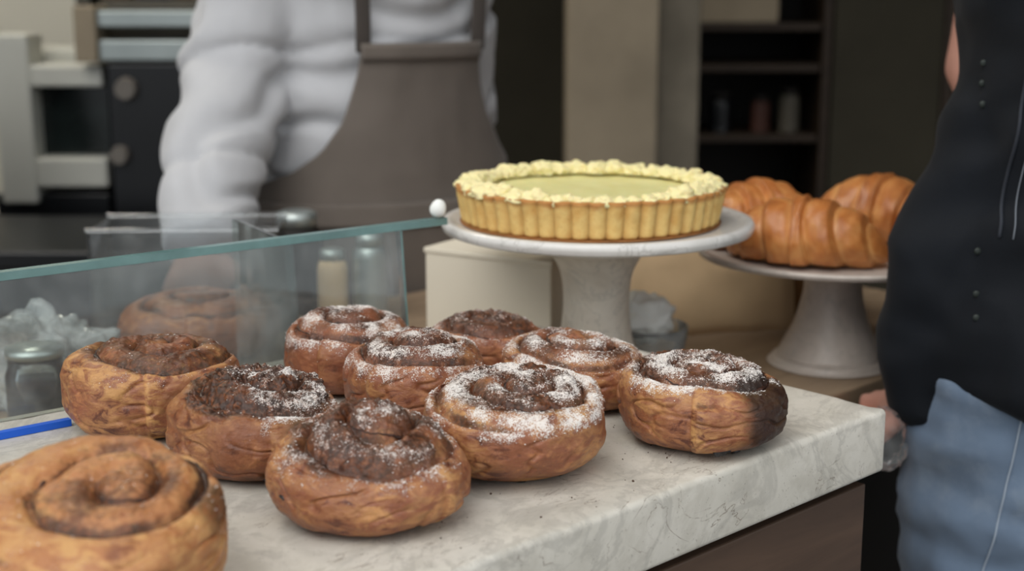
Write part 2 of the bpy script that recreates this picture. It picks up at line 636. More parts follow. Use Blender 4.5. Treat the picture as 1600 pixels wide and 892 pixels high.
struct(box('floor', (0.2, 2.6, -0.05), (5.2, 4.6, 0.1), M['floor'], bevel=0))
o = struct(box('pavement', (0.2, -3.2, -0.06), (16, 7.0, 0.1), M['paving'], bevel=0))
struct(box('wall_back', (0.2, 4.75, 1.4), (5.2, 0.1, 3.0), M['walldark'], bevel=0))
struct(box('wall_left', (-2.35, 3.0, 1.4), (0.1, 3.6, 3.0), M['walldark'], bevel=0))
struct(box('wall_right', (2.75, 3.0, 1.4), (0.1, 3.6, 3.0), M['walldark'], bevel=0))
struct(box('ceiling', (0.2, 3.0, 2.95), (5.2, 3.6, 0.1), M['ceil'], bevel=0))
struct(box('trim_1', (-1.28, 3.55, 1.45), (0.46, 0.12, 2.9), M['wallwhite'], bevel=0.004))        # white door casing, left
struct(box('trim_2', (0.222, 3.26, 1.45), (0.200, 0.20, 2.9), M['pillar'], bevel=0.006))            # beige pillar
struct(box('trim_3', (0.375, 3.36, 1.45), (0.102, 0.20, 2.9), M['pillarg'], bevel=0.006))           # greyer pilaster beside it

# ------------------------------------------------------------------ marble counter
cab = thing('counter_cabinet', 'brown wooden cabinet front under the marble slab', 'cabinet', uv(0.1, 0.731, -0.9), UV)
box('body', (0.0, 0.015, 0.47), (1.626, 0.35, 0.74), M['cabinet'], cab, 0.003)
box('plinth', (0.0, 0.02, 0.05), (1.50, 0.32, 0.10), M['shadowgap'], cab, 0.002)
box('top_strip', (0.0, 0.018, 0.8452), (1.616, 0.345, 0.0096), M['shadowgap'], cab, 0.001)  # black strip painted for the shade in the gap under the slab
for k in range(3):
    box('front_panel', (-0.542 + 0.542 * k, -0.166, 0.479), (0.540, 0.012, 0.722), M['cabinet'], cab, 0.0015)

# slab: a rounded block with slightly uneven, worn arrises
bm = bmesh.new()
box_bm(bm, (0, 0, 0), (1.58, 0.440, 0.05), 0)
for ax, cuts in (((1, 0, 0), 110), ((0, 1, 0), 30)):
    A = Vector(ax)
    L = 1.58 if ax[0] else 0.440
    for k in range(1, cuts):
        bmesh.ops.bisect_plane(bm, geom=bm.verts[:] + bm.edges[:] + bm.faces[:], plane_co=A * (-L / 2 + L * k / cuts), plane_no=A)
es = [e for e in bm.edges if len(e.link_faces) == 2 and e.calc_face_angle(0) > 1.0]
bmesh.ops.bevel(bm, geom=es, offset=0.0042, segments=4, affect='EDGES', profile=0.5)
vv = np.array([v.co for v in bm.verts])
edge = (np.minimum.reduce([0.79 - abs(vv[:, 0]), 0.220 - abs(vv[:, 1])]) < 0.006) & (vv[:, 2] > 0.01)
dz = 0.0016 * fbm(vv * 45, 2) - 0.0012 * sstep(0.18, 0.4, fbm(vv * 70, 5))
for v, e, d in zip(bm.verts, edge, dz):
    if e:
        v.co.z += min(0, d)
slab = from_bm('marble_slab', bm, M['marble'], None, True)
slab.location = uv(0.921 - 0.79, 0.549 + 0.220, -0.025)
slab.rotation_euler = (0, 0, UV)
tag(slab, 'thick pale grey marble slab that carries the cinnamon buns', 'countertop')

# lower counter behind and beside the slab
TZ = -0.08
def lower_counter(label, u0, u1, v0, v1):
    c = thing('lower_counter', label, 'counter', (0, 0, 0), UV)
    box('worktop', ((u0 + u1) / 2, (v0 + v1) / 2, Z0 + TZ - 0.0175), (u1 - u0, v1 - v0, 0.035), M['counter'], c, 0.002)
    hb = Z0 + TZ - 0.0352
    box('base', ((u0 + u1) / 2, (v0 + v1) / 2 + 0.01, hb / 2), (u1 - u0 - 0.02, v1 - v0 - 0.04, hb), M['shadowgap'], c, 0.002)


lower_counter('lower wooden counter behind the glass screen and under the cream box', -0.75, 1.62, 1.0005, 1.40)
lower_counter('lower wooden counter end beside the marble, under the croissant stand', 0.935, 1.62, 0.75, 1.0)

# ------------------------------------------------------------------ glass screen
GH = 0.104
LEAN = 0.010
GL0, GL1 = Vector((-0.62, 0.818, 0)), Vector((-0.058, 1.261, 0))          # the top edge, in plan
gd = (GL1 - GL0).normalized()
gn = Vector((-gd.y, gd.x, 0))                                              # away from the customers
screen = thing('glass_screen', 'low clear glass screen with green edges behind the buns', 'glass screen', (0, 0, 0))


def slabquad(name, a, b, c, d, thick, nrm, mat, parent):
    """a plate with corners a b c d and a thickness along nrm"""
    bm = bmesh.new()
    q = [Vector(p) for p in (a, b, c, d)]
    v0 = [bm.verts.new(p) for p in q]
    v1 = [bm.verts.new(p + Vector(nrm) * thick) for p in q]
    bm.faces.new(v0[::-1])
    bm.faces.new(v1)
    for i in range(4):
        j = (i + 1) % 4
        bm.faces.new((v0[i], v0[j], v1[j], v1[i]))
    bmesh.ops.recalc_face_normals(bm, faces=bm.faces)
    return from_bm(name, bm, mat, parent)


GT = 0.008
GLe = GL0 + (GL1 - GL0) * ((-0.098 - GL0.x) / (GL1.x - GL0.x))      # the pane ends here, its top rail runs on
ZT = Vector((0, 0, Z0 + GH))
ZB = Vector((0, 0, Z0 + 0.0005))
slabquad('front_pane', GL0 - gn * LEAN + ZB, GLe - gn * LEAN + ZB, GLe + ZT - Vector((0, 0, 0.0012)), GL0 + ZT - Vector((0, 0, 0.0012)), GT, gn, M['glass'], screen)
slabquad('top_edge', GL0 + ZT - Vector((0, 0, 0.001)) - gn * 0.0004, GL1 + ZT - Vector((0, 0, 0.001)) - gn * 0.0004, GL1 + ZT + Vector((0, 0, 0.0052)), GL0 + ZT + Vector((0, 0, 0.0052)), GT + 0.001, gn, M['edge'], screen)
slabquad('end_edge', GLe - gn * LEAN + ZB + gd * 0.0002, GLe - gn * LEAN + ZB + gd * 0.0018, GLe + ZT + gd * 0.0018 - Vector((0, 0, 0.0015)), GLe + ZT + gd * 0.0002 - Vector((0, 0, 0.0015)), GT, gn, M['edge'], screen)
J = GL0 + (GL1 - GL0) * ((-0.185 - GL0.x) / (GL1.x - GL0.x))               # the partition meets the pane here
pd = Vector((-0.50, 0.866, 0))
Jb = J + gn * (GT + 0.0005)
slabquad('side_pane', Jb - gn * LEAN + ZB, Jb + pd * 0.13 + ZB + Vector((0, 0, TZ)), Jb + pd * 0.13 + ZT, Jb + ZT, 0.006, gd, M['glass'], screen)
slabquad('side_top_edge', Jb + ZT, Jb + pd * 0.13 + ZT, Jb + pd * 0.13 + ZT + Vector((0, 0, 0.001)), Jb + ZT + Vector((0, 0, 0.001)), 0.003, gd, M['acrylic'], screen)
slabquad('joint_bead', Jb - gn * LEAN + ZB + gd * 0.004, Jb - gn * LEAN + ZB + gd * 0.0085, Jb + ZT + gd * 0.0085, Jb + ZT + gd * 0.004, 0.004, gn, M['acrylic'], screen)
# blue plastic strip along the foot of the pane, at its left end
a = Vector((-0.60, 0.764, Z0 + 0.0003))
b = Vector((-0.320, 0.990, Z0 + 0.0003))
slabquad('blue_strip', a, b, b + Vector((0, 0, 0.005)), a + Vector((0, 0, 0.005)), 0.006, gn, M['blue'], screen)
# white knob at the right end of the top edge
bm = bmesh.new()
bmesh.ops.create_icosphere(bm, subdivisions=3, radius=0.0072)
for v in bm.verts:
    v.co.z *= 1.15
    v.co *= 1 + 0.25 * float(pn(np.array(v.co) * 90, 4))
kn = from_bm('screen_knob', bm, M['cloth'], None, True)
kn.location = (-0.066, 1.258, Z0 + GH + 0.0138)
tag(kn, 'small white knob on the glass edge beside the lemon tart plate', 'knob')

# ------------------------------------------------------------------ cinnamon buns
def superprof(H, zc, nt, nb, dome):
    a = np.linspace(PI / 2, 0, 400)
    r = np.cos(a) ** (2 / nt)
    z = zc + (H - zc) * np.sin(a) ** (2 / nt) - dome * r ** 2 * np.sin(a) ** 0.5
    b = np.linspace(0, PI / 2, 300)[1:]
    r2 = np.cos(b) ** (2 / nb)
    z2 = zc - zc * np.sin(b) ** (2 / nb)
    return np.concatenate([r, r2]), np.concatenate([z, z2])


def bun(name, label, x, y, D, H, seed, turns=3.2, th0=0.0, zc=0.45, nt=3.0, nb=3.2, dome=0.006, dep=0.006, off=(0, 0),
        smear=0.3, smear_r=1.0, sugar=0.0, sugar_dir=None, sugar_r=0.95, char_shade=(), pale=0.3, seam=0.07, tilt=(0, 0), mat=None,
        crumb=0.0, flakes=0, currants=(), spin=1, N=250, MR=132, sq=0.0, lift=0.0, rim=0.0, fill=0.6):
    R = D / 2
    root = thing(name, label, 'bun', (x, y, Z0), 0, 'cinnamon buns on the marble slab')
    pr, pz = superprof(H, zc * H, nt, nb, dome)
    L = np.concatenate([[0], np.cumsum(np.hypot(np.diff(pr * R), np.diff(pz)))])
    # denser on the top and the side than underneath
    i_low = np.argmin(np.abs(pz - 0.003) + 9 * (pr < 0.5) * (pz < 0.4 * H))
    n_under = 8
    s = np.concatenate([np.linspace(0, L[i_low], MR - n_under), np.linspace(L[i_low], L[-1], n_under + 1)[1:]])
    rho = np.interp(s, L, pr)
    zz = np.interp(s, L, pz)
    th = np.linspace(0, 2 * PI, N, endpoint=False)
    TH, RHO = np.meshgrid(th, rho)
    _, ZZ = np.meshgrid(th, zz)

    def rfac(TH):
        psi = np.mod(spin * (TH - th0), 2 * PI) / (2 * PI)
        rf = 1 + seam * (0.5 - psi) * sstep(0, 0.012, psi)
        rf = rf * (1 + 0.030 * np.sin(2 * TH + seed) + 0.018 * np.sin(3 * TH + seed * 2.1) + sq * np.cos(4 * TH + seed))
        return rf, psi

    def surf(TH, RHO, ZZ):
        rf, psi = rfac(TH)
        rad_amt = sstep(0.25, 1.0, RHO)
        rr = R * RHO * (1 + (rf - 1) * rad_amt)
        X = rr * np.cos(TH)
        Y = rr * np.sin(TH)
        # spiral phase round an off-centre eye
        ex, ey = off[0] * R, off[1] * R
        w = 1 - RHO ** 2
        dx, dy = X - ex * w, Y - ey * w
        re = np.hypot(dx, dy) / R
        ang = np.arctan2(dy, dx)
        ps = np.mod(spin * (ang - th0), 2 * PI) / (2 * PI)
        P0 = np.stack([X * 30, Y * 30, np.full_like(X, seed * 3.7)], -1)
        ph = re * turns - ps + 0.30 * pn(P0, seed)
        fr = np.mod(ph, 1.0)
        g = np.abs(fr - 0.5) * 2
        ridge = 1 - np.clip(g, 0, 1) ** 2.6
        top = sstep(0.25, 0.75, (ZZ - zc * H) / (H - zc * H)) * (1 - sstep(0.90, 1.0, RHO))
        inner = sstep(0.02, 0.22, re)
        Z = ZZ - top * inner * dep * (1 - ridge)
        Z = Z + top * dep * 0.35 * (fr - 0.5) * inner                # each turn leans a little outwards
        Z = Z + lift * top * (1 - sstep(0.0, 0.75, re))
        Z = Z + rim * top * sstep(0.62, 0.85, re)
        return X, Y, Z, g, top, re, psi

    X, Y, Z, g, top, re, psi = surf(TH, RHO, ZZ)
    P = np.stack([X, Y, Z], -1)
    # unevenness: big dents, creases round the side, small crumbs
    side = 1 - top
    NX, NY = np.cos(TH), np.sin(TH)
    zn = np.clip((ZZ - zc * H) / (H - zc * H), -1, 1)
    nz = np.sign(zn) * np.abs(zn) ** 2 * (1 - sstep(0.85, 1.0, RHO) * 0.3)
    nz = np.where(ZZ < 0.004, 0.0, nz)
    nh = np.sqrt(np.clip(1 - nz ** 2, 0, 1)) * sstep(0.3, 0.9, RHO)
    Nn = np.stack([NX * nh, NY * nh, nz], -1)
    d = 0.0042 * pn(P * 26, seed) + 0.0022 * pn(P * 60, seed + 5)
    crease = np.abs(pn(P * np.array([34, 34, 70]), seed + 9))
    d = d - 0.0022 * side * (1 - sstep(0.0, 0.10, crease)) * sstep(0.0, 0.3, pn(P * 20, seed + 2) + 0.2)
    d = d + 0.0007 * fbm(P * 180, seed + 1, 3)
    # filling smeared over the top
    ang = np.arctan2(Y, X)
    low = pn(P * 42, seed + 21)
    sm = smear * top * (1 - sstep(smear_r - 0.12, smear_r + 0.08, re)) * (1.0 + 1.3 * low)
    gr = sstep(0.55, 0.92, g) * top * sstep(0.05, 0.2, re)
    R_m = np.clip(np.maximum(sm, gr * (0.45 + 0.9 * (low + 0.3))), 0, 1)
    ck = np.maximum(0, fbm(P * 150, seed + 31, 3) + 0.05)
    d = d + crumb * R_m * ck * 1.4
    under = sstep(0.0, 0.006, P[..., 2])
    P = P + Nn * (d * np.where(Nn[..., 2] < 0.2, under, 1.0))[..., None]
    P[..., 2] = np.maximum(P[..., 2], 0.0)
    P[..., 2] += (tilt[0] * Y + tilt[1] * X) * sstep(0.1, 1.0, P[..., 2] / H)      # one side risen higher than the other
    # masks
    sd = np.ones_like(X)
    if sugar_dir is not None:
        dirv = np.array([math.cos(sugar_dir[0]), math.sin(sugar_dir[0])])
        sd = sstep(sugar_dir[1], sugar_dir[2], (X * dirv[0] + Y * dirv[1]) / R)
    shoulder = sstep(0.05, 0.6, (ZZ - zc * H) / (H - zc * H))
    G_m = np.clip(sugar * (1 - 0.75 * gr) * shoulder * (1 - sstep(sugar_r, sugar_r + 0.16, re)) * sd * (0.62 + 1.5 * pn(P * 55, seed + 41)), 0, 1)
    B_m = np.zeros_like(X)
    for (ca, cz, cw, ch, amt) in char_shade:                          # direction, height, half-width, half-height, amount
        da = np.abs(np.mod(TH - ca + PI, 2 * PI) - PI)
        B_m = np.maximum(B_m, amt * (1 - sstep(cw * 0.3, cw, da)) * (1 - sstep(ch * 0.3, ch, np.abs(P[..., 2] / H - cz))) * sstep(0.3, 0.8, RHO))
    A_m = np.clip(pale * (0.5 + 1.6 * pn(P * 32, seed + 51)) + pale * 1.2 * (1 - sstep(0, 0.05, psi)) * side + pale * sstep(0.6, 0.8, re) * top * 0.7, 0, 1)
    V = P.reshape(-1, 3)
    F = grid_faces(N, MR)
    F.append(tuple(range((MR - 1) * N, MR * N))[::-1])
    me = bpy.data.meshes.new('dough')
    me.from_pydata(V.tolist(), [], [fc[::-1] for fc in F])
    me.update()
    ca = me.color_attributes.new('mask', 'FLOAT_COLOR', 'POINT')
    ca.data.foreach_set('color', np.stack([R_m, G_m, B_m, A_m], -1).reshape(-1))
    dough = link('dough', me, mat, root)
    # filling oozing from the spiral groove
    kk = []
    tt = np.linspace(0.35, turns - 0.55, int(90 * turns))
    for t_ in tt:
        ps = t_ % 1.0
        ang_ = th0 + spin * ps * 2 * PI
        re_ = (math.floor(t_) + ps) / turns
        kk.append((re_, ang_))
    kk = np.array(kk)
    PX = kk[:, 0] * R * np.cos(kk[:, 1]) + off[0] * R * (1 - kk[:, 0] ** 2)
    PY = kk[:, 0] * R * np.sin(kk[:, 1]) + off[1] * R * (1 - kk[:, 0] ** 2)
    topV = P[:MR // 2].reshape(-1, 3)
    # height of the baked top under each point: nearest vertices
    zs = []
    for px, py in zip(PX, PY):
        q = np.argmin((topV[:, 0] - px) ** 2 + (topV[:, 1] - py) ** 2)
        zs.append(topV[q, 2])
    zs = np.convolve(np.pad(zs, 3, 'edge'), np.ones(7) / 7, 'valid')
    C = np.stack([PX, PY, zs], -1)
    rad = fill * 0.0019 * (0.35 + 1.6 * np.clip(pn(C * 70, seed + 3) + 0.22, 0, 1))
    bm = bmesh.new()
    C[:, 2] -= rad * 0.25 + 0.0012 * np.clip(-pn(C * 45, seed + 13) + 0.1, 0, 1) * 4
    tube_bm(bm, C, [(float(q) * 1.5, float(q)) for q in rad], 8, ref=None)
    bmesh.ops.recalc_face_normals(bm, faces=bm.faces)
    for v in bm.verts:
        pass
    fv = np.array([v.co for v in bm.verts])
    nv = np.array([v.normal for v in bm.verts]) if False else None
    dz_ = 0.0011 * fbm(fv * 300, seed + 8, 2)
    for v, q in zip(bm.verts, dz_):
        v.co.z += float(q)
    from_bm('filling', bm, M['filling'], root, True)
    # grains of icing sugar
    if flakes:
        rs = np.random.RandomState(seed + 100)
        w = (G_m ** 1.5)[:MR * 2 // 3].reshape(-1) * (RHO[:MR * 2 // 3].reshape(-1) + 0.02)
        clump = sstep(-0.05, 0.35, fbm(P[:MR * 2 // 3].reshape(-1, 3) * 110, seed + 61, 2))
        w = w * (0.08 + clump)
        if w.sum() > 0:
            idx = rs.choice(len(w), flakes, p=w / w.sum())
            base = P[:MR * 2 // 3].reshape(-1, 3)[idx] + rs.normal(0, 0.0004, (flakes, 3)) * [1, 1, 0]
            sz = 0.00016 + 0.00048 * rs.rand(flakes) ** 3
            oc = np.array([[1, 0, 0], [-1, 0, 0], [0, 1, 0], [0, -1, 0], [0, 0, 1], [0, 0, -1]], float)
            of = [(0, 2, 4), (2, 1, 4), (1, 3, 4), (3, 0, 4), (2, 0, 5), (1, 2, 5), (3, 1, 5), (0, 3, 5)]
            VV = base[:, None, :] + oc[None] * sz[:, None, None] * (0.6 + 0.8 * rs.rand(flakes, 6, 1)) * [1, 1, 0.6] + [0, 0, 0.0001]
            FF = (np.arange(flakes)[:, None, None] * 6 + np.array(of)[None]).reshape(-1, 3)
            me = bpy.data.meshes.new('sugar_grains')
            me.from_pydata(VV.reshape(-1, 3).tolist(), [], FF.tolist())
            so = link('sugar_grains', me, M['sugar'], root, False)
            so['kind'] = 'stuff'
    # currants baked into the surface: direction, height, size
    for k, (ca_, cz_, cs_) in enumerate(currants):
        q = np.argmin((np.mod(TH - ca_ + PI, 2 * PI) - PI) ** 2 * R * R + (P[..., 2] - cz_ * H) ** 2 + 1e-3 * (RHO < 0.25))
        c = P.reshape(-1, 3)[q]
        bm = bmesh.new()
        bmesh.ops.create_icosphere(bm, subdivisions=3, radius=cs_)
        for v in bm.verts:
            v.co *= 1 + 0.9 * float(fbm(np.array(v.co) * 300, seed + k, 2))
        bmesh.ops.scale(bm, vec=(1.25, 0.8, 0.75), verts=bm.verts)
        bmesh.ops.rotate(bm, matrix=Matrix.Rotation(ca_ + PI / 2, 3, 'Z'), verts=bm.verts)
        bmesh.ops.translate(bm, vec=(c[0] * 0.985, c[1] * 0.985, c[2]), verts=bm.verts)
        from_bm('currant', bm, M['currant'], root, True)
    return root


DG = mat_dough('golden_dough')
DG1 = mat_dough('pale_golden_dough', 'c8945f', 'ac7247', '824c2c')
DG2 = mat_dough('reddish_dough', 'a86c49', '874f36', '5d3222')
DG3 = mat_dough('brown_dough', 'a06a42', '804c2f', '5a311f', '3a241b')

bun('cinnamon_bun', 'large golden cinnamon bun without sugar, cut off by the left bottom corner', -0.216, 0.690, 0.140, 0.069, 3, turns=2.5, th0=1.3, off=(0.22, 0.0), nt=4.4, tilt=(0.20, 0.0),
    smear=0.45, smear_r=0.60, sugar=0.06, char_shade=[(0.0, 0.75, 0.5, 0.25, 0.6)], pale=0.8, dep=0.0065, mat=DG1, flakes=250, N=320, MR=170, crumb=0.0015, dome=0.004, seam=0.06, fill=0.6)
bun('cinnamon_bun', 'dark topped domed cinnamon bun in the front middle', -0.0865, 0.814, 0.1165, 0.060, 14, turns=2.5, th0=-0.6, zc=0.46, nt=2.7, off=(0.05, 0.08),
    smear=0.80, smear_r=0.90, sugar=0.45, char_shade=[(-1.0, 0.35, 0.35, 0.25, 0.35)], pale=0.5, dep=0.0080, mat=DG, flakes=2600, N=350, MR=180,
    crumb=0.0035, dome=0.009, lift=0.008, tilt=(0.19, -0.03), currants=[(-2.55, 0.38, 0.0022)])
bun('cinnamon_bun', 'cinnamon bun most thickly dusted with icing sugar, right of the front bun', 0.003, 0.900, 0.123, 0.060, 25, turns=2.8, th0=0.4, nt=4.4, nb=2.8, zc=0.6, off=(0.05, 0.08),
    smear=0.85, smear_r=0.80, sugar=1.0, sugar_r=0.98, char_shade=[(-1.2, 0.1, 0.6, 0.2, 0.3)], pale=0.7, dep=0.0070, mat=DG, flakes=5000, N=330, MR=170,
    crumb=0.003, tilt=(0.10, -0.02), currants=[(-1.45, 0.03, 0.0022), (-0.6, 0.05, 0.002)])
bun('cinnamon_bun', 'cinnamon bun with a charred right side near the slab corner', 0.132, 0.966, 0.121, 0.057, 36, turns=2.8, th0=-1.78, nt=3.4, off=(0.0, 0.1),
    smear=0.85, smear_r=0.80, sugar=0.90, sugar_r=0.80, char_shade=[(-0.50, 0.55, 1.0, 0.85, 1.0)], pale=0.6, dep=0.0072, mat=DG, flakes=3600, N=330, MR=170,
    crumb=0.003, tilt=(0.02, -0.05), seam=0.10, currants=[(-1.42, 0.14, 0.0040), (-1.1, 0.06, 0.0030)])
bun('cinnamon_bun', 'cinnamon bun with blackened sugared crumb top, left of the front bun', -0.171, 0.904, 0.116, 0.062, 47, turns=2.6, th0=-1.2, nt=2.9, off=(0.15, 0.1),
    smear=0.95, smear_r=0.85, sugar=0.80, sugar_dir=(0.2, -0.5, 0.2), sugar_r=0.85, char_shade=[(-0.7, 0.35, 0.55, 0.6, 0.85), (-1.3, 0.08, 0.5, 0.2, 0.5)], pale=0.35, dep=0.007, mat=DG3, flakes=4000, N=330, MR=170,  # the lower right dark patch paints the shade between the buns
    crumb=0.0055, tilt=(0.08, -0.03), seam=0.08, currants=[(-1.15, 0.12, 0.0045), (-0.85, 0.10, 0.003), (-2.6, 0.1, 0.003)])
bun('cinnamon_bun', 'plain unsugared cinnamon bun at the far left before the glass', -0.261, 0.990, 0.121, 0.064, 58, turns=2.6, th0=-1.4, nt=4.2, off=(0.1, 0.1),
    smear=0.60, smear_r=0.85, sugar=0.15, char_shade=[(-1.0, 0.5, 0.4, 0.3, 0.4)], pale=0.9, dep=0.0065, mat=DG, flakes=300, N=260, MR=130,
    crumb=0.003, dome=0.005, sq=0.02, currants=[(-0.8, 0.55, 0.0035)])
bun('cinnamon_bun', 'sugared reddish cinnamon bun, hindmost in front of the glass on the left', -0.131, 1.098, 0.104, 0.062, 69, turns=2.5, th0=-1.9, nt=3.4,
    smear=0.60, smear_r=0.80, sugar=0.80, pale=0.2, dep=0.006, mat=DG2, flakes=1500, N=220, MR=110, crumb=0.002)
bun('cinnamon_bun', 'reddish sugared cinnamon bun in the centre of the group', -0.071, 1.015, 0.109, 0.064, 80, turns=2.6, th0=-2.2, nt=3.0,
    smear=0.70, smear_r=0.80, sugar=0.78, pale=0.3, dep=0.006, mat=DG2, flakes=1800, N=240, MR=120, crumb=0.003)
bun('cinnamon_bun', 'small dark cinnamon bun at the very back before the cream box', -0.022, 1.156, 0.097, 0.046, 91, turns=2.5, th0=-1.0, nt=3.2,
    smear=0.85, smear_r=0.85, sugar=0.35, pale=0.2, dep=0.005, mat=DG2, flakes=700, N=220, MR=110, crumb=0.003)
bun('cinnamon_bun', 'sugared cinnamon bun under the lemon tart stand stem', 0.047, 1.054, 0.113, 0.053, 102, turns=2.6, th0=-2.6, nt=3.2,
    smear=0.60, smear_r=0.80, sugar=0.85, char_shade=[(-0.5, 0.3, 0.6, 0.5, 0.7)], pale=0.6, dep=0.006, mat=DG, flakes=2200, N=240, MR=120, crumb=0.003, tilt=(0.0, -0.08))
b11 = bun('cinnamon_bun', 'dark cinnamon bun behind the glass screen', -0.312, 1.365, 0.150, 0.064, 113, turns=2.7, th0=-1.5, nt=2.6,
          smear=0.5, smear_r=0.8, pale=0.1, dep=0.005, mat=DG3, N=180, MR=90)
b11['group'] = 'cinnamon buns behind the glass'
b11.location.z = Z0 + TZ + 0.0365
# the crate that carries it
box_o = thing('wooden_riser', 'low wooden riser under the bun behind the glass', 'riser', (-0.305, 1.365, Z0 + TZ), UV)
box('riser_top', (0, 0, 0.030), (0.15, 0.12, 0.012), M['counter'], box_o)
for sx in (-0.065, 0.065):
    box('leg', (sx, 0, 0.0119), (0.012, 0.10, 0.0238), M['counter'], box_o)

# stray crumbs on the marble
rs = np.random.RandomState(5)
bm = bmesh.new()
for k in range(70):
    u, v = rs.uniform(0.50, 0.80), rs.uniform(0.56, 0.70)
    p = uv(u, v, 0.0004)
    r = bmesh.ops.create_icosphere(bm, subdivisions=1, radius=0.0003 + 0.0007 * rs.rand() ** 3)
    for w in r['verts']:
        w.co = w.co * (0.6 + 0.8 * rs.rand()) + Vector(p)
o = from_bm('bun_crumbs', bm, M['brown'], None, False)
o['kind'] = 'stuff'
tag(o, 'tiny bun crumbs scattered over the marble slab', 'crumbs')

# ------------------------------------------------------------------ lemon tart on its stand
TC = (0.081, 1.335)
zp = Z0 + 0.098
st = thing('cake_stand', 'white pedestal cake stand under the lemon tart', 'cake stand', (TC[0], TC[1], Z0 + TZ))
hz = 0.178                                                       # plate height over the lower counter
lathe('plate', smooth_prof([(0.001, hz - 0.027), (0.060, hz - 0.027), (0.095, hz - 0.022), (0.128, hz - 0.0135), (0.1405, hz - 0.0125)], 4)
      + smooth_prof([(0.1465, hz - 0.0105), (0.1482, hz - 0.0055), (0.1462, hz - 0.0010), (0.141, hz - 0.0002), (0.136, hz - 0.002), (0.129, hz - 0.0036), (0.10, hz - 0.004), (0.001, hz - 0.004)], 4), M['ceramic'], st, 128)
lathe('pedestal', smooth_prof([(0.001, 0.0), (0.0575, 0.0), (0.059, 0.004), (0.057, 0.009), (0.051, 0.016), (0.042, 0.036), (0.0345, 0.065), (0.0318, 0.095), (0.034, 0.122), (0.042, 0.140), (0.052, hz - 0.026), (0.001, hz - 0.026)], 5), M['ceramic3'], st, 96)

tart = thing('lemon_tart', 'round lemon tart with fluted crust and ring of yellow cream dollops', 'tart', (TC[0] - 0.007, TC[1], zp - 0.0028))
# browned paper under the tart
lathe('baking_paper', [(0.001, 0.0), (0.1232, 0.0), (0.1236, 0.0008), (0.001, 0.0008)], M['doily'], tart, 96, 0.0003)
HT, RB, RT, NF = 0.0335, 0.1215, 0.1275, 50
N = NF * 12
TH = np.linspace(0, 2 * PI, N, endpoint=False)
rows = []
mask = []
zr = np.linspace(0, 1, 16)
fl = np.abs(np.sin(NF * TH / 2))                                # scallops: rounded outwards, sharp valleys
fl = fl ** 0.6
for q in zr:
    r = RB + (RT - RB) * q ** 0.8 - 0.0052 * (1 - fl) * (1 - 0.45 * max(0, (q - 0.9) / 0.1))
    r = r * (1 - 0.012 * max(0, 0.08 - q) / 0.08)
    P = np.stack([r * np.cos(TH), r * np.sin(TH), np.full(N, 0.001 + HT * q)], -1)
    dd = 0.0012 * pn(P * 60, 3) + 0.0007 * pn(P * 160, 4)
    P[:, :2] *= (1 + dd / r)[:, None]
    if q > 0.92:
        P[:, 2] += 0.0014 * pn(P * 70, 6)
    rows.append(P)
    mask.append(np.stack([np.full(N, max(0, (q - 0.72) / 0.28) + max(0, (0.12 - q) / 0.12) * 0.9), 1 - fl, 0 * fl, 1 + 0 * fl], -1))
for dr, dz in ((0.0035, 0.0008), (0.0062, -0.0004), (0.0075, -0.004), (0.0085, -0.010)):
    r = RT - dr - 0.0035 * (1 - fl) * (1 if dr < 0.006 else 0.4)
    P = np.stack([r * np.cos(TH), r * np.sin(TH), np.full(N, 0.001 + HT + dz)], -1)
    P[:, 2] += 0.0014 * pn(P * 70, 6)
    rows.append(P)
    mask.append(np.stack([np.full(N, 0.9), 0 * fl, 0 * fl, 1 + 0 * fl], -1))
V = np.concatenate(rows)
F = grid_faces(N, len(rows))
F.append(tuple(range(N))[::-1])
me = bpy.data.meshes.new('crust')
me.from_pydata(V.tolist(), [], F)
ca = me.color_attributes.new('mask', 'FLOAT_COLOR', 'POINT')
ca.data.foreach_set('color', np.concatenate(mask).reshape(-1))
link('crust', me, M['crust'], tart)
# curd
n, m = 96, 30
V = []
for j in range(m):
    r = (RT - 0.0075) * (j / (m - 1)) + 1e-5
    for i in range(n):
        a = 2 * PI * i / n
        V.append((r * math.cos(a), r * math.sin(a), HT - 0.0055))
V = np.array(V)
V[:, 2] += 0.0012 * pn(V * 30, 8) + 0.0005 * pn(V * 110, 9)
from_py('lemon_curd', V, grid_faces(n, m), M['curd'], tart)


def dollop(seed, s):
    bm = bmesh.new()
    bmesh.ops.create_icosphere(bm, subdivisions=4, radius=1.0)
    co_ = np.array([v.co for v in bm.verts])
    d = 0.55 * pn(co_ * 1.5, seed) + 0.28 * pn(co_ * 3.3, seed + 3) + 0.12 * pn(co_ * 7, seed + 6)
    for v, q in zip(bm.verts, d):
        v.co = v.co * (1 + float(q))
        v.co.z = max(v.co.z, -0.35) * 0.80
        v.co *= s
    me = bpy.data.meshes.new('cream_dollop')
    bm.to_mesh(me)
    bm.free()
    return me


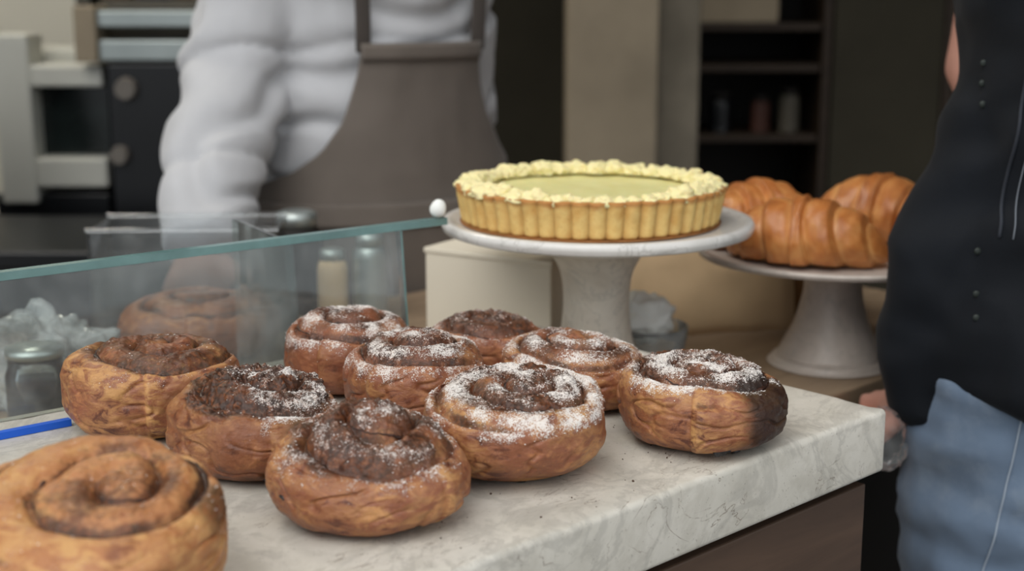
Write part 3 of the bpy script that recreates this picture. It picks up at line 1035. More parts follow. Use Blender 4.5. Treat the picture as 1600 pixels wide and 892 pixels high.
dm = [dollop(k * 11 + 2, 1.0) for k in range(7)]
rs = np.random.RandomState(3)
nd = 54
for k in range(nd):
    a = 2 * PI * (k + rs.uniform(-0.3, 0.3)) / nd
    big = rs.rand()
    s = 0.0082 + 0.0052 * big ** 1.6
    rr = 0.1142 + rs.uniform(-0.004, 0.002)
    o = link('cream_dollop', dm[k % 7], M['cream'], tart)
    o.location = (rr * math.cos(a), rr * math.sin(a), HT - 0.0035 + 0.3 * s)
    o.rotation_euler = (0, 0, rs.uniform(0, 6.28))
    o.scale = (s * 1.15, s, s * rs.uniform(0.75, 1.15))
for px_, py_, s in ((-0.040, 0.106, 0.0115), (0.0125, 0.108, 0.0125), (-0.084, 0.083, 0.0105), (-0.062, 0.096, 0.0095), (0.096, -0.055, 0.0120), (0.075, -0.076, 0.0105), (-0.093, -0.060, 0.010), (-0.062, -0.090, 0.0095)):
    o = link('cream_dollop', dm[int(s * 1e4) % 7], M['cream'], tart)
    o.location = (px_, py_, HT - 0.004 + 0.35 * s)
    o.rotation_euler = (0, 0, px_ * 90)
    o.scale = (s, s, s * 0.95)

# ------------------------------------------------------------------ croissants on the second stand
CC = (0.338, 1.465)
cs = thing('cake_stand', 'greyish white pedestal stand under the croissants', 'cake stand', (CC[0], CC[1], Z0 + TZ))
hc = 0.1215
lathe('plate', smooth_prof([(0.001, hc - 0.020), (0.055, hc - 0.020), (0.10, hc - 0.012), (0.135, hc - 0.006)], 4)
      + smooth_prof([(0.1415, hc - 0.0050), (0.1435, hc - 0.0010), (0.1410, hc + 0.0015), (0.136, hc + 0.0002), (0.128, hc - 0.003), (0.10, hc - 0.004), (0.001, hc - 0.004)], 4), M['ceramic2'], cs, 128)
lathe('pedestal', smooth_prof([(0.001, 0.0), (0.061, 0.0), (0.0625, 0.004), (0.060, 0.008), (0.055, 0.0095), (0.0545, 0.012), (0.049, 0.024), (0.040, 0.042), (0.034, 0.062), (0.0305, 0.080), (0.031, 0.095), (0.038, hc - 0.019), (0.001, hc - 0.019)], 5), M['ceramic2'], cs, 96)
zc_ = Z0 + TZ + hc - 0.0038


def croissant(label, x, y, z, rz, length, rmax, seed, bend=0.35, tilt=(0, 0)):
    n, m = 72, 240
    s = np.linspace(-1, 1, m)
    ang = np.linspace(0, 2 * PI, n, endpoint=False)
    S, A = np.meshgrid(s, ang, indexing='ij')
    # stepped rolls: the step leans round the body
    env = np.clip(1 - np.abs(S) ** 1.7, 0, 1) ** 0.78
    lay = 3.1 * np.abs(S) ** 0.80 + 0.5 + 0.20 * np.sin(A + seed + np.sign(S)) + 0.10 * pn(np.stack([S * 3, np.cos(A), np.sin(A)], -1), seed + 2)
    fr = np.mod(lay, 1.0)
    stepn = np.where(fr < 0.84, (fr / 0.84) ** 0.5, 1 - (fr - 0.84) / 0.16)    # each roll swells, then drops to the next one
    bulge = stepn
    Pn = np.stack([S * 5, np.cos(A) * 1.3, np.sin(A) * 1.3], -1)
    Rr = rmax * (0.10 + 0.90 * env) * (0.84 + 0.18 * bulge)
    Rr = Rr * (1 + 0.14 * pn(Pn * 0.7, seed) + 0.05 * pn(Pn * 2, seed + 4))
    bx = length / 2 * np.sin(S * (1 + bend * 0.2)) / math.sin(1 + bend * 0.2)
    by = -bend * length * 0.42 * S ** 2
    X = bx
    Y = by + Rr * np.cos(A) * 1.12
    Z = Rr * np.sin(A) * 0.95
    zmin = -rmax * 0.62
    Z = np.where(Z < zmin, zmin + (Z - zmin) * 0.12, Z)
    # the tips sag onto the plate
    Z = Z - (rmax * 0.62 - rmax * 0.10) * np.abs(S) ** 3
    Z = Z - Z.min()
    V = np.stack([X, Y, Z], -1).reshape(-1, 3)
    F = [f_[::-1] for f_ in grid_faces(n, m)]
    F.append(tuple(range(n)))
    F.append(tuple(range((m - 1) * n, m * n))[::-1])
    me = bpy.data.meshes.new('croissant')
    me.from_pydata(V.tolist(), [], F)
    pale = np.clip((1 - sstep(0.0, 0.22, fr)) * 0.7 + 0.5 * pn(Pn * 2, seed + 7), 0, 1)
    dark = np.clip(bulge ** 3 * 0.5 + 0.8 * pn(Pn * 1.5, seed + 9), 0, 1) * (np.sin(A) > 0)
    ca = me.color_attributes.new('mask', 'FLOAT_COLOR', 'POINT')
    ca.data.foreach_set('color', np.stack([pale, dark, 0 * S, 0 * S + 1], -1).reshape(-1))
    bm = bmesh.new()
    bm.from_mesh(me)
    bmesh.ops.recalc_face_normals(bm, faces=bm.faces)
    bm.to_mesh(me)
    bm.free()
    o = link('croissant', me, M['croissant'])
    o.rotation_euler = (tilt[0], tilt[1], rz)
    Rm = np.array((Matrix.Rotation(tilt[1], 3, 'Y') @ Matrix.Rotation(tilt[0], 3, 'X')))
    o.location = (x, y, z - float((V @ Rm.T)[:, 2].min()))
    return tag(o, label, 'croissant', 'croissants on the cake stand')


croissant('baked croissant at the left front of the croissant stand', 0.292, 1.406, zc_, 2.72, 0.165, 0.041, 1, 0.28)
croissant('baked croissant lying behind the front left croissant', 0.266, 1.518, zc_, 0.35, 0.130, 0.042, 2, 0.35)
croissant('baked croissant at the back right of the croissant stand', 0.400, 1.532, zc_, -0.55, 0.150, 0.044, 3, 0.30)
croissant('baked croissant at the right front, half behind the black jacket', 0.431, 1.424, zc_, 2.1, 0.105, 0.030, 4, 0.30)

# ------------------------------------------------------------------ boxes, bowl and jars on the lower counter
zt = Z0 + TZ
bx = thing('cake_box', 'cream cardboard cake box standing behind the buns', 'box', (0.000, 1.485, zt), math.radians(-32))
box('carton', (0, 0, 0.058), (0.155, 0.10, 0.116), M['whitecard'], bx, 0.002)
box('lid', (0, 0, 0.1185), (0.158, 0.103, 0.006), M['whitecard'], bx, 0.0015)


def paper_bag(name, label, c, s, rz, mat, seed):
    bm = bmesh.new()
    box_bm(bm, (0, 0, s[2] / 2), s, 0)
    bmesh.ops.subdivide_edges(bm, edges=bm.edges[:], cuts=10, use_grid_fill=True)
    vv = np.array([v.co for v in bm.verts])
    dd = fbm(vv * 14, seed, 3)
    for v, q in zip(bm.verts, dd):
        kz = v.co.z / s[2]
        v.co.y *= 1 - 0.45 * kz ** 2
        v.co.x += float(q) * 0.010
        v.co.y += float(q) * 0.014
        v.co.z += float(q) * 0.016 * kz
    o = from_bm(name, bm, mat, None, True)
    o.location = c
    o.rotation_euler = (0, 0, rz)
    return tag(o, label, 'bag')


paper_bag('paper_bag', 'crumpled tan paper bag lying between the two cake stands', (0.212, 1.655, zt), (0.21, 0.13, 0.118), 0.25, M['kraft'], 3)
cb = thing('cardboard_box', 'brown block painted as the shaded side of the crumpled paper bag', 'box', (0.366, 1.70, zt), 0.1)
box('carton', (0, 0, 0.045), (0.085, 0.12, 0.09), M['kraftd'], cb, 0.002)  # stands for the shaded side of the crumpled bag
box('flap', (0, -0.061, 0.075), (0.083, 0.002, 0.03), M['kraft'], cb, 0.0005)
cb = thing('cardboard_box', 'upright tan cardboard box at the back under the tart plate', 'box', (0.222, 1.86, zt), 0.12)
box('carton', (0, 0, 0.05), (0.085, 0.09, 0.10), M['kraft'], cb, 0.002)
box('lid', (0, 0, 0.1025), (0.088, 0.093, 0.005), M['kraftd'], cb, 0.001)
paper_bag('paper_bag', 'tan paper bag right of the croissant stand pedestal', (0.520, 1.66, zt), (0.11, 0.09, 0.125), -0.1, M['kraft'], 9)

gb = thing('glass_bowl', 'small glass bowl beside the lemon tart pedestal', 'bowl', (0.140, 1.42, zt))
lathe('bowl', smooth_prof([(0.001, 0.001), (0.024, 0.001), (0.034, 0.016), (0.040, 0.040), (0.041, 0.052)], 4) + [(0.039, 0.052)] + smooth_prof([(0.038, 0.040), (0.032, 0.018), (0.022, 0.005), (0.001, 0.004)], 4), M['milkglass'], gb, 48)
bm = bmesh.new()
bmesh.ops.create_icosphere(bm, subdivisions=4, radius=1)
vv = np.array([v.co for v in bm.verts])
dd = fbm(vv * 1.6, 6, 3)
for v, q in zip(bm.verts, dd):
    v.co *= 1 + 0.5 * float(q)
    v.co = Vector((v.co.x * 0.030, v.co.y * 0.028, v.co.z * 0.024))
nk = from_bm('napkin', bm, M['cloth'], None, True)
nk.location = (0.137, 1.42, zt + 0.0595)
tag(nk, 'crumpled white napkin heaped in the glass bowl', 'napkin')

jr = thing('jam_jar', 'glass jar of dark jam behind the glass at the left', 'jar', (-0.428, 1.235, zt))
lathe('jar', [(0.001, 0.0005), (0.025, 0.0005), (0.027, 0.003), (0.027, 0.052), (0.024, 0.060), (0.024, 0.068), (0.0225, 0.068), (0.0225, 0.060), (0.0252, 0.051), (0.0252, 0.004), (0.001, 0.0035)], M['jarglass'], jr, 40)
lathe('jam', [(0.001, 0.004), (0.0245, 0.004), (0.0248, 0.046), (0.001, 0.047)], M['jam'], jr, 40)
lathe('lid', [(0.001, 0.0685), (0.0255, 0.0685), (0.0258, 0.076), (0.001, 0.0765)], M['steel'], jr, 40)

ac = thing('acrylic_container', 'clear open acrylic container above the glass edge by the grey sleeve', 'container', (-0.352, 1.535, zt), 0.05)
W_, D_, H_ = 0.200, 0.10, 0.134
box('base', (0, 0, 0.002), (W_, D_, 0.004), M['acrylic'], ac, 0.0008)
for sx in (-1, 1):
    box('side_wall', (sx * (W_ / 2 - 0.0015), 0, H_ / 2 + 0.004), (0.003, D_, H_), M['acrylic'], ac, 0.0008)
for sy in (-1, 1):
    box('front_wall', (0, sy * (D_ / 2 - 0.0015), H_ / 2 + 0.004), (W_ - 0.006, 0.003, H_), M['acrylic'], ac, 0.0008)
for sy in (-1, 1):
    box('rim', (0, sy * D_ / 2, H_ + 0.006), (W_ + 0.004, 0.004, 0.004), M['acrylic'], ac, 0.001)


def sheet_heap(name, label, c, s, mat, seed, cat, rz=0.0, amp=1.0):
    bm = bmesh.new()
    bmesh.ops.create_icosphere(bm, subdivisions=5, radius=1)
    vv = np.array([v.co for v in bm.verts])
    dd = 0.9 * np.abs(fbm(vv * 1.3, seed, 4)) + 0.3 * np.abs(fbm(vv * 3.5, seed + 5, 2))
    for v, q in zip(bm.verts, dd):
        v.co *= 0.75 + amp * float(q)
        v.co = Vector((v.co.x * s[0], v.co.y * s[1], max(v.co.z, -0.7) * s[2]))
    zmin = min(v.co.z for v in bm.verts)
    o = from_bm(name, bm, mat, None, True)
    o.location = (c[0], c[1], c[2] - zmin)
    o.rotation_euler = (0, 0, rz)
    return tag(o, label, cat)


sheet_heap('plastic_bag', 'crumpled clear plastic bag inside the glass screen at the left', (-0.445, 1.295, zt), (0.075, 0.026, 0.056), M['whiteplastic'], 12, 'bag')
sheet_heap('plastic_bag', 'thin plastic bag held by the customer beside the marble corner', (0.338, 1.240, Z0 - 0.118), (0.022, 0.030, 0.036), M['plasticbag'], 22, 'bag', 0.3, 0.35)
# bottles and jars deep on the lower counter, seen through the screen
for k, (x, y, r_, h_, mt, lb, ct) in enumerate((
        (-0.215, 1.70, 0.018, 0.085, 'kraft', 'small tan jar standing behind the screen, beside the steel shaker', 'jar'),
        (-0.170, 1.70, 0.020, 0.105, 'steel', 'small steel shaker seen through the screen left of the cream box', 'shaker'),
        (-0.262, 1.74, 0.030, 0.125, 'shadowgap', 'black canister seen through the screen left of the tan jar', 'canister'))):
    j = thing('storage_jar' if ct == 'jar' else ct, lb, ct, (x, y - 0.03, zt))
    lathe('body', smooth_prof([(0.001, 0), (r_ * 0.95, 0), (r_, h_ * 0.08), (r_, h_ * 0.7), (r_ * 0.8, h_ * 0.84)], 3) + [(0.001, h_ * 0.84)], M[mt], j, 32)
    lathe('lid', [(0.001, h_ * 0.845), (r_ * 0.82, h_ * 0.845), (r_ * 0.82, h_ * 0.98), (r_ * 0.6, h_), (0.001, h_)], M['steel'], j, 32)


# ------------------------------------------------------------------ people
def hand_bm(bm, wrist, d, nrm, side, curl=0.5, s=1.0):
    """palm, four fingers of different lengths and a thumb; d: along the hand, nrm: out of the palm, side: towards the thumb"""
    w = Vector(wrist)
    d, nrm, side = Vector(d).normalized(), Vector(nrm).normalized(), Vector(side).normalized()
    tube_bm(bm, [w - d * 0.02 * s, w + d * 0.025 * s, w + d * 0.06 * s, w + d * 0.09 * s], [(0.024 * s, 0.018 * s), (0.034 * s, 0.017 * s), (0.041 * s, 0.016 * s), (0.040 * s, 0.013 * s)], 14, ref=side)
    for k, (off_, ln) in enumerate(((0.030, 0.070), (0.010, 0.079), (-0.011, 0.073), (-0.031, 0.057))):
        p = w + d * (0.085 * s) + side * off_ * s
        pts = [p]
        a = 0.12
        for q, fr in enumerate((0.45, 0.32, 0.23)):
            a += curl * (0.5 if q == 0 else 0.7)
            p = p + (d * math.cos(a) + nrm * math.sin(a)) * ln * fr * s
            pts.append(p)
        tube_bm(bm, pts, [0.0098 * s, 0.0092 * s, 0.0082 * s, 0.0068 * s], 10)
    p = w + d * 0.022 * s + side * 0.026 * s
    q = p + (side * 0.75 + d * 0.6 + nrm * 0.25).normalized() * 0.036 * s
    r_ = q + (side * 0.25 + d * 0.9 + nrm * 0.35).normalized() * 0.030 * s
    e_ = r_ + (d * 0.9 + nrm * 0.45).normalized() * 0.022 * s
    tube_bm(bm, [p, q, r_, e_], [0.014 * s, 0.0118 * s, 0.0105 * s, 0.008 * s], 10)


TORSO = [(0.80, 0.160, 0.110), (0.865, 0.168, 0.118), (0.90, 0.172, 0.122), (0.99, 0.158, 0.113), (1.08, 0.152, 0.110), (1.18, 0.160, 0.116), (1.29, 0.172, 0.116), (1.37, 0.165, 0.098), (1.425, 0.110, 0.070), (1.46, 0.062, 0.058)]


def torso_bm(bm, infl=0.0, z0=0.0, z1=9.9, lean=0.0, sw=1.0):
    rows = [r for r in TORSO if z0 <= r[0] <= z1]
    pts = [(0, -lean * (r[0] - 0.9), r[0]) for r in rows]
    tube_bm(bm, pts, [(r[1] * sw + infl, r[2] * sw + infl) for r in rows], 28, ref=(1, 0, 0))


def head_bm(bm, lean=0.0):
    yo = -lean * 0.6
    tube_bm(bm, [(0, yo, 1.43), (0, yo - 0.01, 1.48), (0, yo - 0.02, 1.53)], [0.060, 0.055, 0.056], 16)
    tube_bm(bm, [(0, yo - 0.035, 1.505), (0, yo - 0.03, 1.53), (0, yo - 0.025, 1.565), (0, yo - 0.02, 1.62), (0, yo - 0.015, 1.67), (0, yo - 0.012, 1.705)],
            [(0.030, 0.045), (0.050, 0.072), (0.063, 0.086), (0.073, 0.094), (0.068, 0.085), (0.040, 0.050)], 20, ref=(1, 0, 0))
    tube_bm(bm, [(0, yo - 0.108, 1.625), (0, yo - 0.120, 1.60), (0, yo - 0.124, 1.585)], [0.008, 0.011, 0.013], 10)            # nose
    for sx in (-1, 1):
        tube_bm(bm, [(sx * 0.074, yo - 0.005, 1.635), (sx * 0.080, yo + 0.004, 1.61), (sx * 0.074, yo - 0.002, 1.585)], [(0.006, 0.014), (0.007, 0.016), (0.006, 0.010)], 10)
    tube_bm(bm, [(-0.022, yo - 0.110, 1.553), (0, yo - 0.117, 1.553), (0.022, yo - 0.110, 1.553)], [0.005, 0.008, 0.005], 8)   # mouth


def face_parts(root, lean=0.0):
    yo = -lean * 0.6
    for sx in (-1, 1):
        bm = bmesh.new()
        bmesh.ops.create_uvsphere(bm, u_segments=16, v_segments=10, radius=0.0115)
        bmesh.ops.translate(bm, vec=(sx * 0.031, yo - 0.098, 1.625), verts=bm.verts)
        from_bm('eye', bm, M['darkglass'], root, True)

    def hb(bm):
        tube_bm(bm, [(0, yo + 0.025, 1.58), (0, yo + 0.015, 1.64), (0, yo + 0.0, 1.69), (0, yo - 0.005, 1.722)], [(0.070, 0.065), (0.083, 0.085), (0.078, 0.092), (0.045, 0.05)], 20, ref=(1, 0, 0))
    blob('hair', hb, M['hair'], root, 0.008, 5, lambda V: 0.004 * pn(V * 60, 3))


def legs_bm(bm, infl=0.0, bottom=0.09):
    for sx in (-1, 1):
        tube_bm(bm, [(sx * 0.085, 0, 0.90), (sx * 0.092, 0, 0.78), (sx * 0.098, -0.005, 0.48), (sx * 0.10, 0.0, 0.30), (sx * 0.10, 0.005, bottom)],
                [(0.088 + infl, 0.098 + infl), (0.086 + infl, 0.092 + infl), (0.058 + infl, 0.060 + infl), (0.054 + infl, 0.056 + infl), (0.042 + infl, 0.044 + infl)], 18, ref=(1, 0, 0))


def feet_bm(bm):
    for sx in (-1, 1):
        tube_bm(bm, [(sx * 0.10, 0.04, 0.050), (sx * 0.10, -0.03, 0.055), (sx * 0.105, -0.12, 0.038), (sx * 0.11, -0.18, 0.030)], [(0.034, 0.042), (0.040, 0.050), (0.042, 0.034), (0.030, 0.024)], 14, ref=(1, 0, 0))


def wrinkle(amp, sc, seed, stretch=(1, 1, 1)):
    st_ = np.array(stretch)

    def f_(V):
        a = pn(V * sc * st_, seed)
        b = pn(V * sc * 2.1 * st_, seed + 3)
        return amp * (1.3 * a + 0.8 * b + 0.9 * (0.25 - np.abs(pn(V * sc * 1.3 * st_, seed + 6)) * 1.2))
    return f_


def person(label, loc, rz):
    return thing('person', label, 'person', loc, rz)


def to_local(root, pts):
    Mi = (Matrix.Translation(root.location) @ Matrix.Rotation(root.rotation_euler[2], 4, 'Z')).inverted()
    return [tuple(Mi @ Vector(p)) for p in pts]


# --- the baker: grey shirt, dark apron, right arm reaching down to the counter
baker = person('person in a grey shirt and dark brown apron reaching down behind the glass', (-0.185, 1.985, 0), math.radians(32))
armR = to_local(baker, [(-0.290, 1.955, 1.365), (-0.325, 1.915, 1.25), (-0.366, 1.87, 1.085), (-0.366, 1.80, 1.02), (-0.368, 1.71, 0.945), (-0.368, 1.665, 0.905)])
armL = to_local(baker, [(-0.10, 2.09, 1.365), (-0.095, 2.13, 1.24), (-0.085, 2.14, 1.10), (-0.070, 2.08, 1.00), (-0.05, 2.00, 0.93)])
hd = Vector(armR[5]) - Vector(armR[4])


def bk_body(bm):
    torso_bm(bm)
    legs_bm(bm)
    feet_bm(bm)
    head_bm(bm)
    tube_bm(bm, armR, [0.045, 0.040, 0.038, 0.035, 0.029, 0.026], 14)
    tube_bm(bm, armL, [0.055, 0.048, 0.040, 0.036, 0.028], 14)
    hand_bm(bm, armR[5], hd, (0.3, -0.6, -0.4), (0.8, -0.3, 0), 0.55)
    hand_bm(bm, armL[4], Vector(armL[4]) - Vector(armL[3]), (-0.6, -0.6, -0.3), (-0.3, -0.8, 0), 0.5)


blob('body', bk_body, M['skin'], baker, 0.006, 4)
face_parts(baker)


def bk_shirt(bm):
    torso_bm(bm, 0.016, 0.9)
    tube_bm(bm, armR, [0.076, 0.076, 0.072, 0.068, 0.058, 0.050], 20)
    tube_bm(bm, armL, [0.070, 0.060, 0.052, 0.048, 0.040], 18)


def shirt_disp(V):
    d = wrinkle(0.007, 6, 5, (1.0, 1.0, 1.4))(V)
    A = np.array(armR)
    # folds gathered across the sleeve, deepest round the elbow
    dist = np.linalg.norm(V - A[2], axis=1)
    ax = (A[4] - A[0]) / np.linalg.norm(A[4] - A[0])
    q = (V - A[2]) @ ax + 0.35 * (V[:, 0] - A[2, 0]) + 0.030 * pn(V * 9, 4)
    near = np.exp(-(dist / 0.24) ** 2)
    fold = 1 - np.abs(np.sin(q * 23 + 0.5))
    d = d - 0.013 * near * fold ** 5 + 0.004 * near
    w = pn(V * np.array([5, 5, 11]) + 3.3, 12)
    return d - 0.012 * (1 - sstep(0, 0.16, np.abs(w)))


blob('shirt', bk_shirt, M['shirt'], baker, 0.006, 7, shirt_disp)
blob('trousers', lambda bm: (legs_bm(bm, 0.014), torso_bm(bm, 0.006, 0.0, 0.95)), M['darktrouser'], baker, 0.010, 5)


def shell(name, rowz, half, off_, mat, parent, n=40, thick=0.004, amp=0.006, seed=0, mid=0.0):
    """cloth panel that follows the front of the torso: rowz heights, half: half-angles at those heights"""
    zr_ = np.array([r[0] for r in TORSO])
    aa = np.array([r[1] for r in TORSO])
    bb = np.array([r[2] for r in TORSO])
    rows_ = []
    for z_, h_ in zip(rowz, half):
        a_ = np.interp(z_, zr_, aa) + off_
        b_ = np.interp(z_, zr_, bb) + off_
        if z_ < 0.95:
            a_ += (0.95 - z_) * 0.12
            b_ += (0.95 - z_) * 0.12
        ph = mid + np.linspace(-h_, h_, n)
        rows_.append(np.stack([a_ * np.sin(ph), -b_ * np.cos(ph), np.full(n, z_)], -1))
    V = np.concatenate(rows_)
    nr = V * [1, 1, 0]
    nr = nr / np.linalg.norm(nr, axis=1)[:, None]
    V = V + nr * (amp * (pn(V * np.array([14, 14, 4]), seed) + 0.4 * pn(V * np.array([30, 30, 12]), seed + 2)))[:, None]
    F = grid_faces(n, len(rowz), False)
    nn = len(V)
    V2 = V + nr * thick
    F2 = [tuple(i + nn for i in f_[::-1]) for f_ in F]
    m_ = len(rowz)
    rim = []
    bd = [(j * n, (j + 1) * n) for j in range(m_ - 1)] + [((j + 1) * n + n - 1, j * n + n - 1) for j in range(m_ - 1)]
    bd += [(i + 1, i) for i in range(n - 1)] + [((m_ - 1) * n + i, (m_ - 1) * n + i + 1) for i in range(n - 1)]
    for a_, b_ in bd:
        rim.append((a_, b_, b_ + nn, a_ + nn))
    return from_py(name, np.concatenate([V, V2]), F + F2 + rim, mat, parent)


zs_ = np.linspace(0.50, 1.135, 60)
ha = np.interp(zs_, [0.5, 0.92, 0.95, 0.972, 1.0, 1.04, 1.10, 1.135], [1.75, 1.75, 1.5, 1.05, 0.80, 0.63, 0.52, 0.48])
apron = shell('apron', zs_, ha, 0.026, M['bib'], baker, 44, 0.004, 0.006, 4)
zs2 = np.linspace(0.905, 0.935, 6)
shell('apron_tie', zs2, np.full(6, 1.8), 0.033, M['bib'], apron, 44, 0.004, 0.003, 5)
shell('apron_hem_band', np.linspace(1.118, 1.140, 4), np.full(4, 0.485), 0.0315, M['bib'], apron, 30, 0.003, 0.004, 4)
for sx in (-1, 1):
    z0_, z1_ = 1.13, 1.43
    P = []
    for q in np.linspace(0, 1, 14):
        z_ = z0_ + (z1_ - z0_) * q
        a_ = np.interp(z_, [r[0] for r in TORSO], [r[1] for r in TORSO]) + 0.030
        b_ = np.interp(z_, [r[0] for r in TORSO], [r[2] for r in TORSO]) + 0.030
        ph = sx * (0.47 - 0.02 * q)
        P.append((a_ * math.sin(ph), -b_ * math.cos(ph), z_))
    bm = bmesh.new()
    tube_bm(bm, P, [(0.011, 0.0022)] * 14, 10, ref=(1, 0, 0))
    bmesh.ops.recalc_face_normals(bm, faces=bm.faces)
    from_bm('apron_strap', bm, M['strap'], apron, True)

# --- the customer: black jacket, washed jeans, arm hanging beside the marble corner
cust = person('person in a black jacket and blue jeans at the right edge', (0.566, 1.25, 0), math.radians(-8))
armC = to_local(cust, [(0.505, 1.255, 1.40), (0.487, 1.25, 1.25), (0.442, 1.25, 1.10), (0.391, 1.25, 0.975), (0.376, 1.25, 0.885), (0.366, 1.25, 0.842)])
armC2 = to_local(cust, [(0.70, 1.27, 1.39), (0.76, 1.28, 1.25), (0.79, 1.27, 1.10), (0.79, 1.20, 0.97), (0.78, 1.15, 0.88)])
wd = Vector((-0.42, 0.62, -0.66))


def cu_body(bm):
    torso_bm(bm)
    legs_bm(bm)
    feet_bm(bm)
    head_bm(bm)
    tube_bm(bm, armC, [0.050, 0.045, 0.039, 0.033, 0.028, 0.025], 14)
    tube_bm(bm, armC2, [0.050, 0.045, 0.039, 0.033, 0.028], 14)
    hand_bm(bm, armC[5], wd, (-0.75, 0.0, 0.55), (0.2, 0.95, 0.1), 0.9, 0.82)
    hand_bm(bm, armC2[4], Vector(armC2[4]) - Vector(armC2[3]), (-0.7, 0.2, 0), (-0.1, -1, 0), 0.4)


blob('body', cu_body, M['skin'], cust, 0.006, 4)
face_parts(cust)


def cu_jacket(bm):
    rows = [r for r in TORSO if r[0] >= 0.85]
    ex = [float(np.interp(r[0], [0.93, 1.06], [0.042, 0.016])) for r in rows]
    tube_bm(bm, [(0, 0, r[0]) for r in rows], [(r[1] + e, r[2] + 0.052) for r, e in zip(rows, ex)], 28, ref=(1, 0, 0))
    tube_bm(bm, armC[:5] + [tuple(Vector(armC[5]) + Vector((0.012, 0.0, -0.012)))], [0.070, 0.064, 0.058, 0.054, 0.046, 0.036], 18)
    tube_bm(bm, armC2, [0.072, 0.066, 0.062, 0.056, 0.046], 18)


jacket = blob('jacket', cu_jacket, M['jacket'], cust, 0.007, 5, wrinkle(0.010, 8, 15, (1, 1, 1.6)))
jeans = blob('jeans', lambda bm: (legs_bm(bm, 0.026, 0.05), torso_bm(bm, 0.012, 0.0, 0.95)), M['denim'], cust, 0.008, 5, wrinkle(0.010, 9, 25, (1, 1, 2.4)))


def surf_pts(ob, xz, y_from=-0.5, lift=0.001):
    """points on the front of a garment below given local x, z"""
    me = ob.data
    bv = BVHTree.FromPolygons([v.co for v in me.vertices], [p.vertices for p in me.polygons])
    out = []
    for x, z in xz:
        h = bv.ray_cast(Vector((x, y_from, z)), Vector((0, 1, 0)))
        if h[0] is not None:
            out.append(h[0] + h[1] * lift)
    return out


sp = surf_pts(jeans, [(-0.118 - 0.056 * q ** 1.2, 0.885 - 0.40 * q) for q in np.linspace(0, 1, 24)])
if len(sp) > 3:
    tube('stitched_seam', sp, 0.0009, M['thread'], jeans, 8, 3)
for k, z in enumerate((1.149, 1.132, 1.115, 0.993, 0.957, 0.938)):  # small dots modelled for dim reflections on the jacket
    p = surf_pts(jacket, [(-0.160, z)])
    if p:
        bm = bmesh.new()
        bmesh.ops.create_uvsphere(bm, u_segments=14, v_segments=8, radius=0.0030)
        bmesh.ops.scale(bm, vec=(1, 0.4, 1), verts=bm.verts)
        bmesh.ops.translate(bm, vec=p[0], verts=bm.verts)
        from_bm('reflection_dot', bm, M['reflection_dot'], jacket, True)
sp = surf_pts(jacket, [(-0.146 + 0.012 * q, 1.008 + 0.13 * q) for q in np.linspace(0, 1, 12)])
if len(sp) > 3:
    tube('pocket_welt', sp, 0.0016, M['dthread'], jacket, 8, 3)
sp = surf_pts(jacket, [(-0.137 + 0.012 * q, 1.008 + 0.13 * q) for q in np.linspace(0, 1, 12)])
if len(sp) > 3:
    tube('pocket_stitching', sp, 0.0007, M['dthread2'], jacket, 8, 3)

# --- a second customer, nearly hidden behind the first: only a bare arm shows
c2 = person('person with a bare arm, mostly hidden behind the black jacket', (0.735, 1.60, 0), math.radians(4))
armD = to_local(c2, [(0.575, 1.60, 1.38), (0.542, 1.60, 1.24), (0.518, 1.59, 1.12), (0.535, 1.54, 1.05), (0.60, 1.50, 1.02)])
armD2 = [(0.16, 0, 1.38), (0.21, 0.01, 1.24), (0.225, 0.01, 1.10), (0.22, -0.03, 0.97), (0.21, -0.07, 0.88)]


def d_body(bm):
    torso_bm(bm)
    legs_bm(bm)
    feet_bm(bm)
    head_bm(bm)
    tube_bm(bm, armD, [0.050, 0.045, 0.039, 0.034, 0.027], 14)
    tube_bm(bm, armD2, [0.050, 0.045, 0.039, 0.033, 0.028], 14)
    hand_bm(bm, armD[4], Vector(armD[4]) - Vector(armD[3]), (0.2, 0.7, -0.4), (0, 0, 1), 0.4)
    hand_bm(bm, armD2[4], (0, -0.05, -0.1), (-0.7, 0.2, 0), (-0.1, -1, 0), 0.4)


blob('body', d_body, M['skin'], c2, 0.007, 4)
face_parts(c2)
blob('shirt', lambda bm: (torso_bm(bm, 0.014, 0.9), tube_bm(bm, armD[:2], [0.066, 0.064], 16), tube_bm(bm, armD2[:2], [0.066, 0.064], 16)), M['tee'], c2, 0.009, 5, wrinkle(0.006, 8, 31))
blob('trousers', lambda bm: (legs_bm(bm, 0.014, 0.05), torso_bm(bm, 0.006, 0.0, 0.95)), M['darktrouser'], c2, 0.010, 5)

# ------------------------------------------------------------------ unseen fill panel, added to brighten the white casing
cl = thing('fill_panel', 'unseen fill panel added to brighten the white casing at the left', 'lamp', (-1.25, 2.75, 2.84))
box('fill_panel_frame', (0, 0, 0.03), (0.66, 0.66, 0.05), M['ovenwhite'], cl, 0.004)
t = NT('fill_panel_glow')
em = t.n('ShaderNodeEmission')
em.inputs[0].default_value = (1.0, 0.93, 0.80, 1)
em.inputs[1].default_value = 14.0
box('fill_panel_face', (0, 0, -0.002), (0.60, 0.60, 0.012), t.done(em.outputs[0]), cl, 0.002)

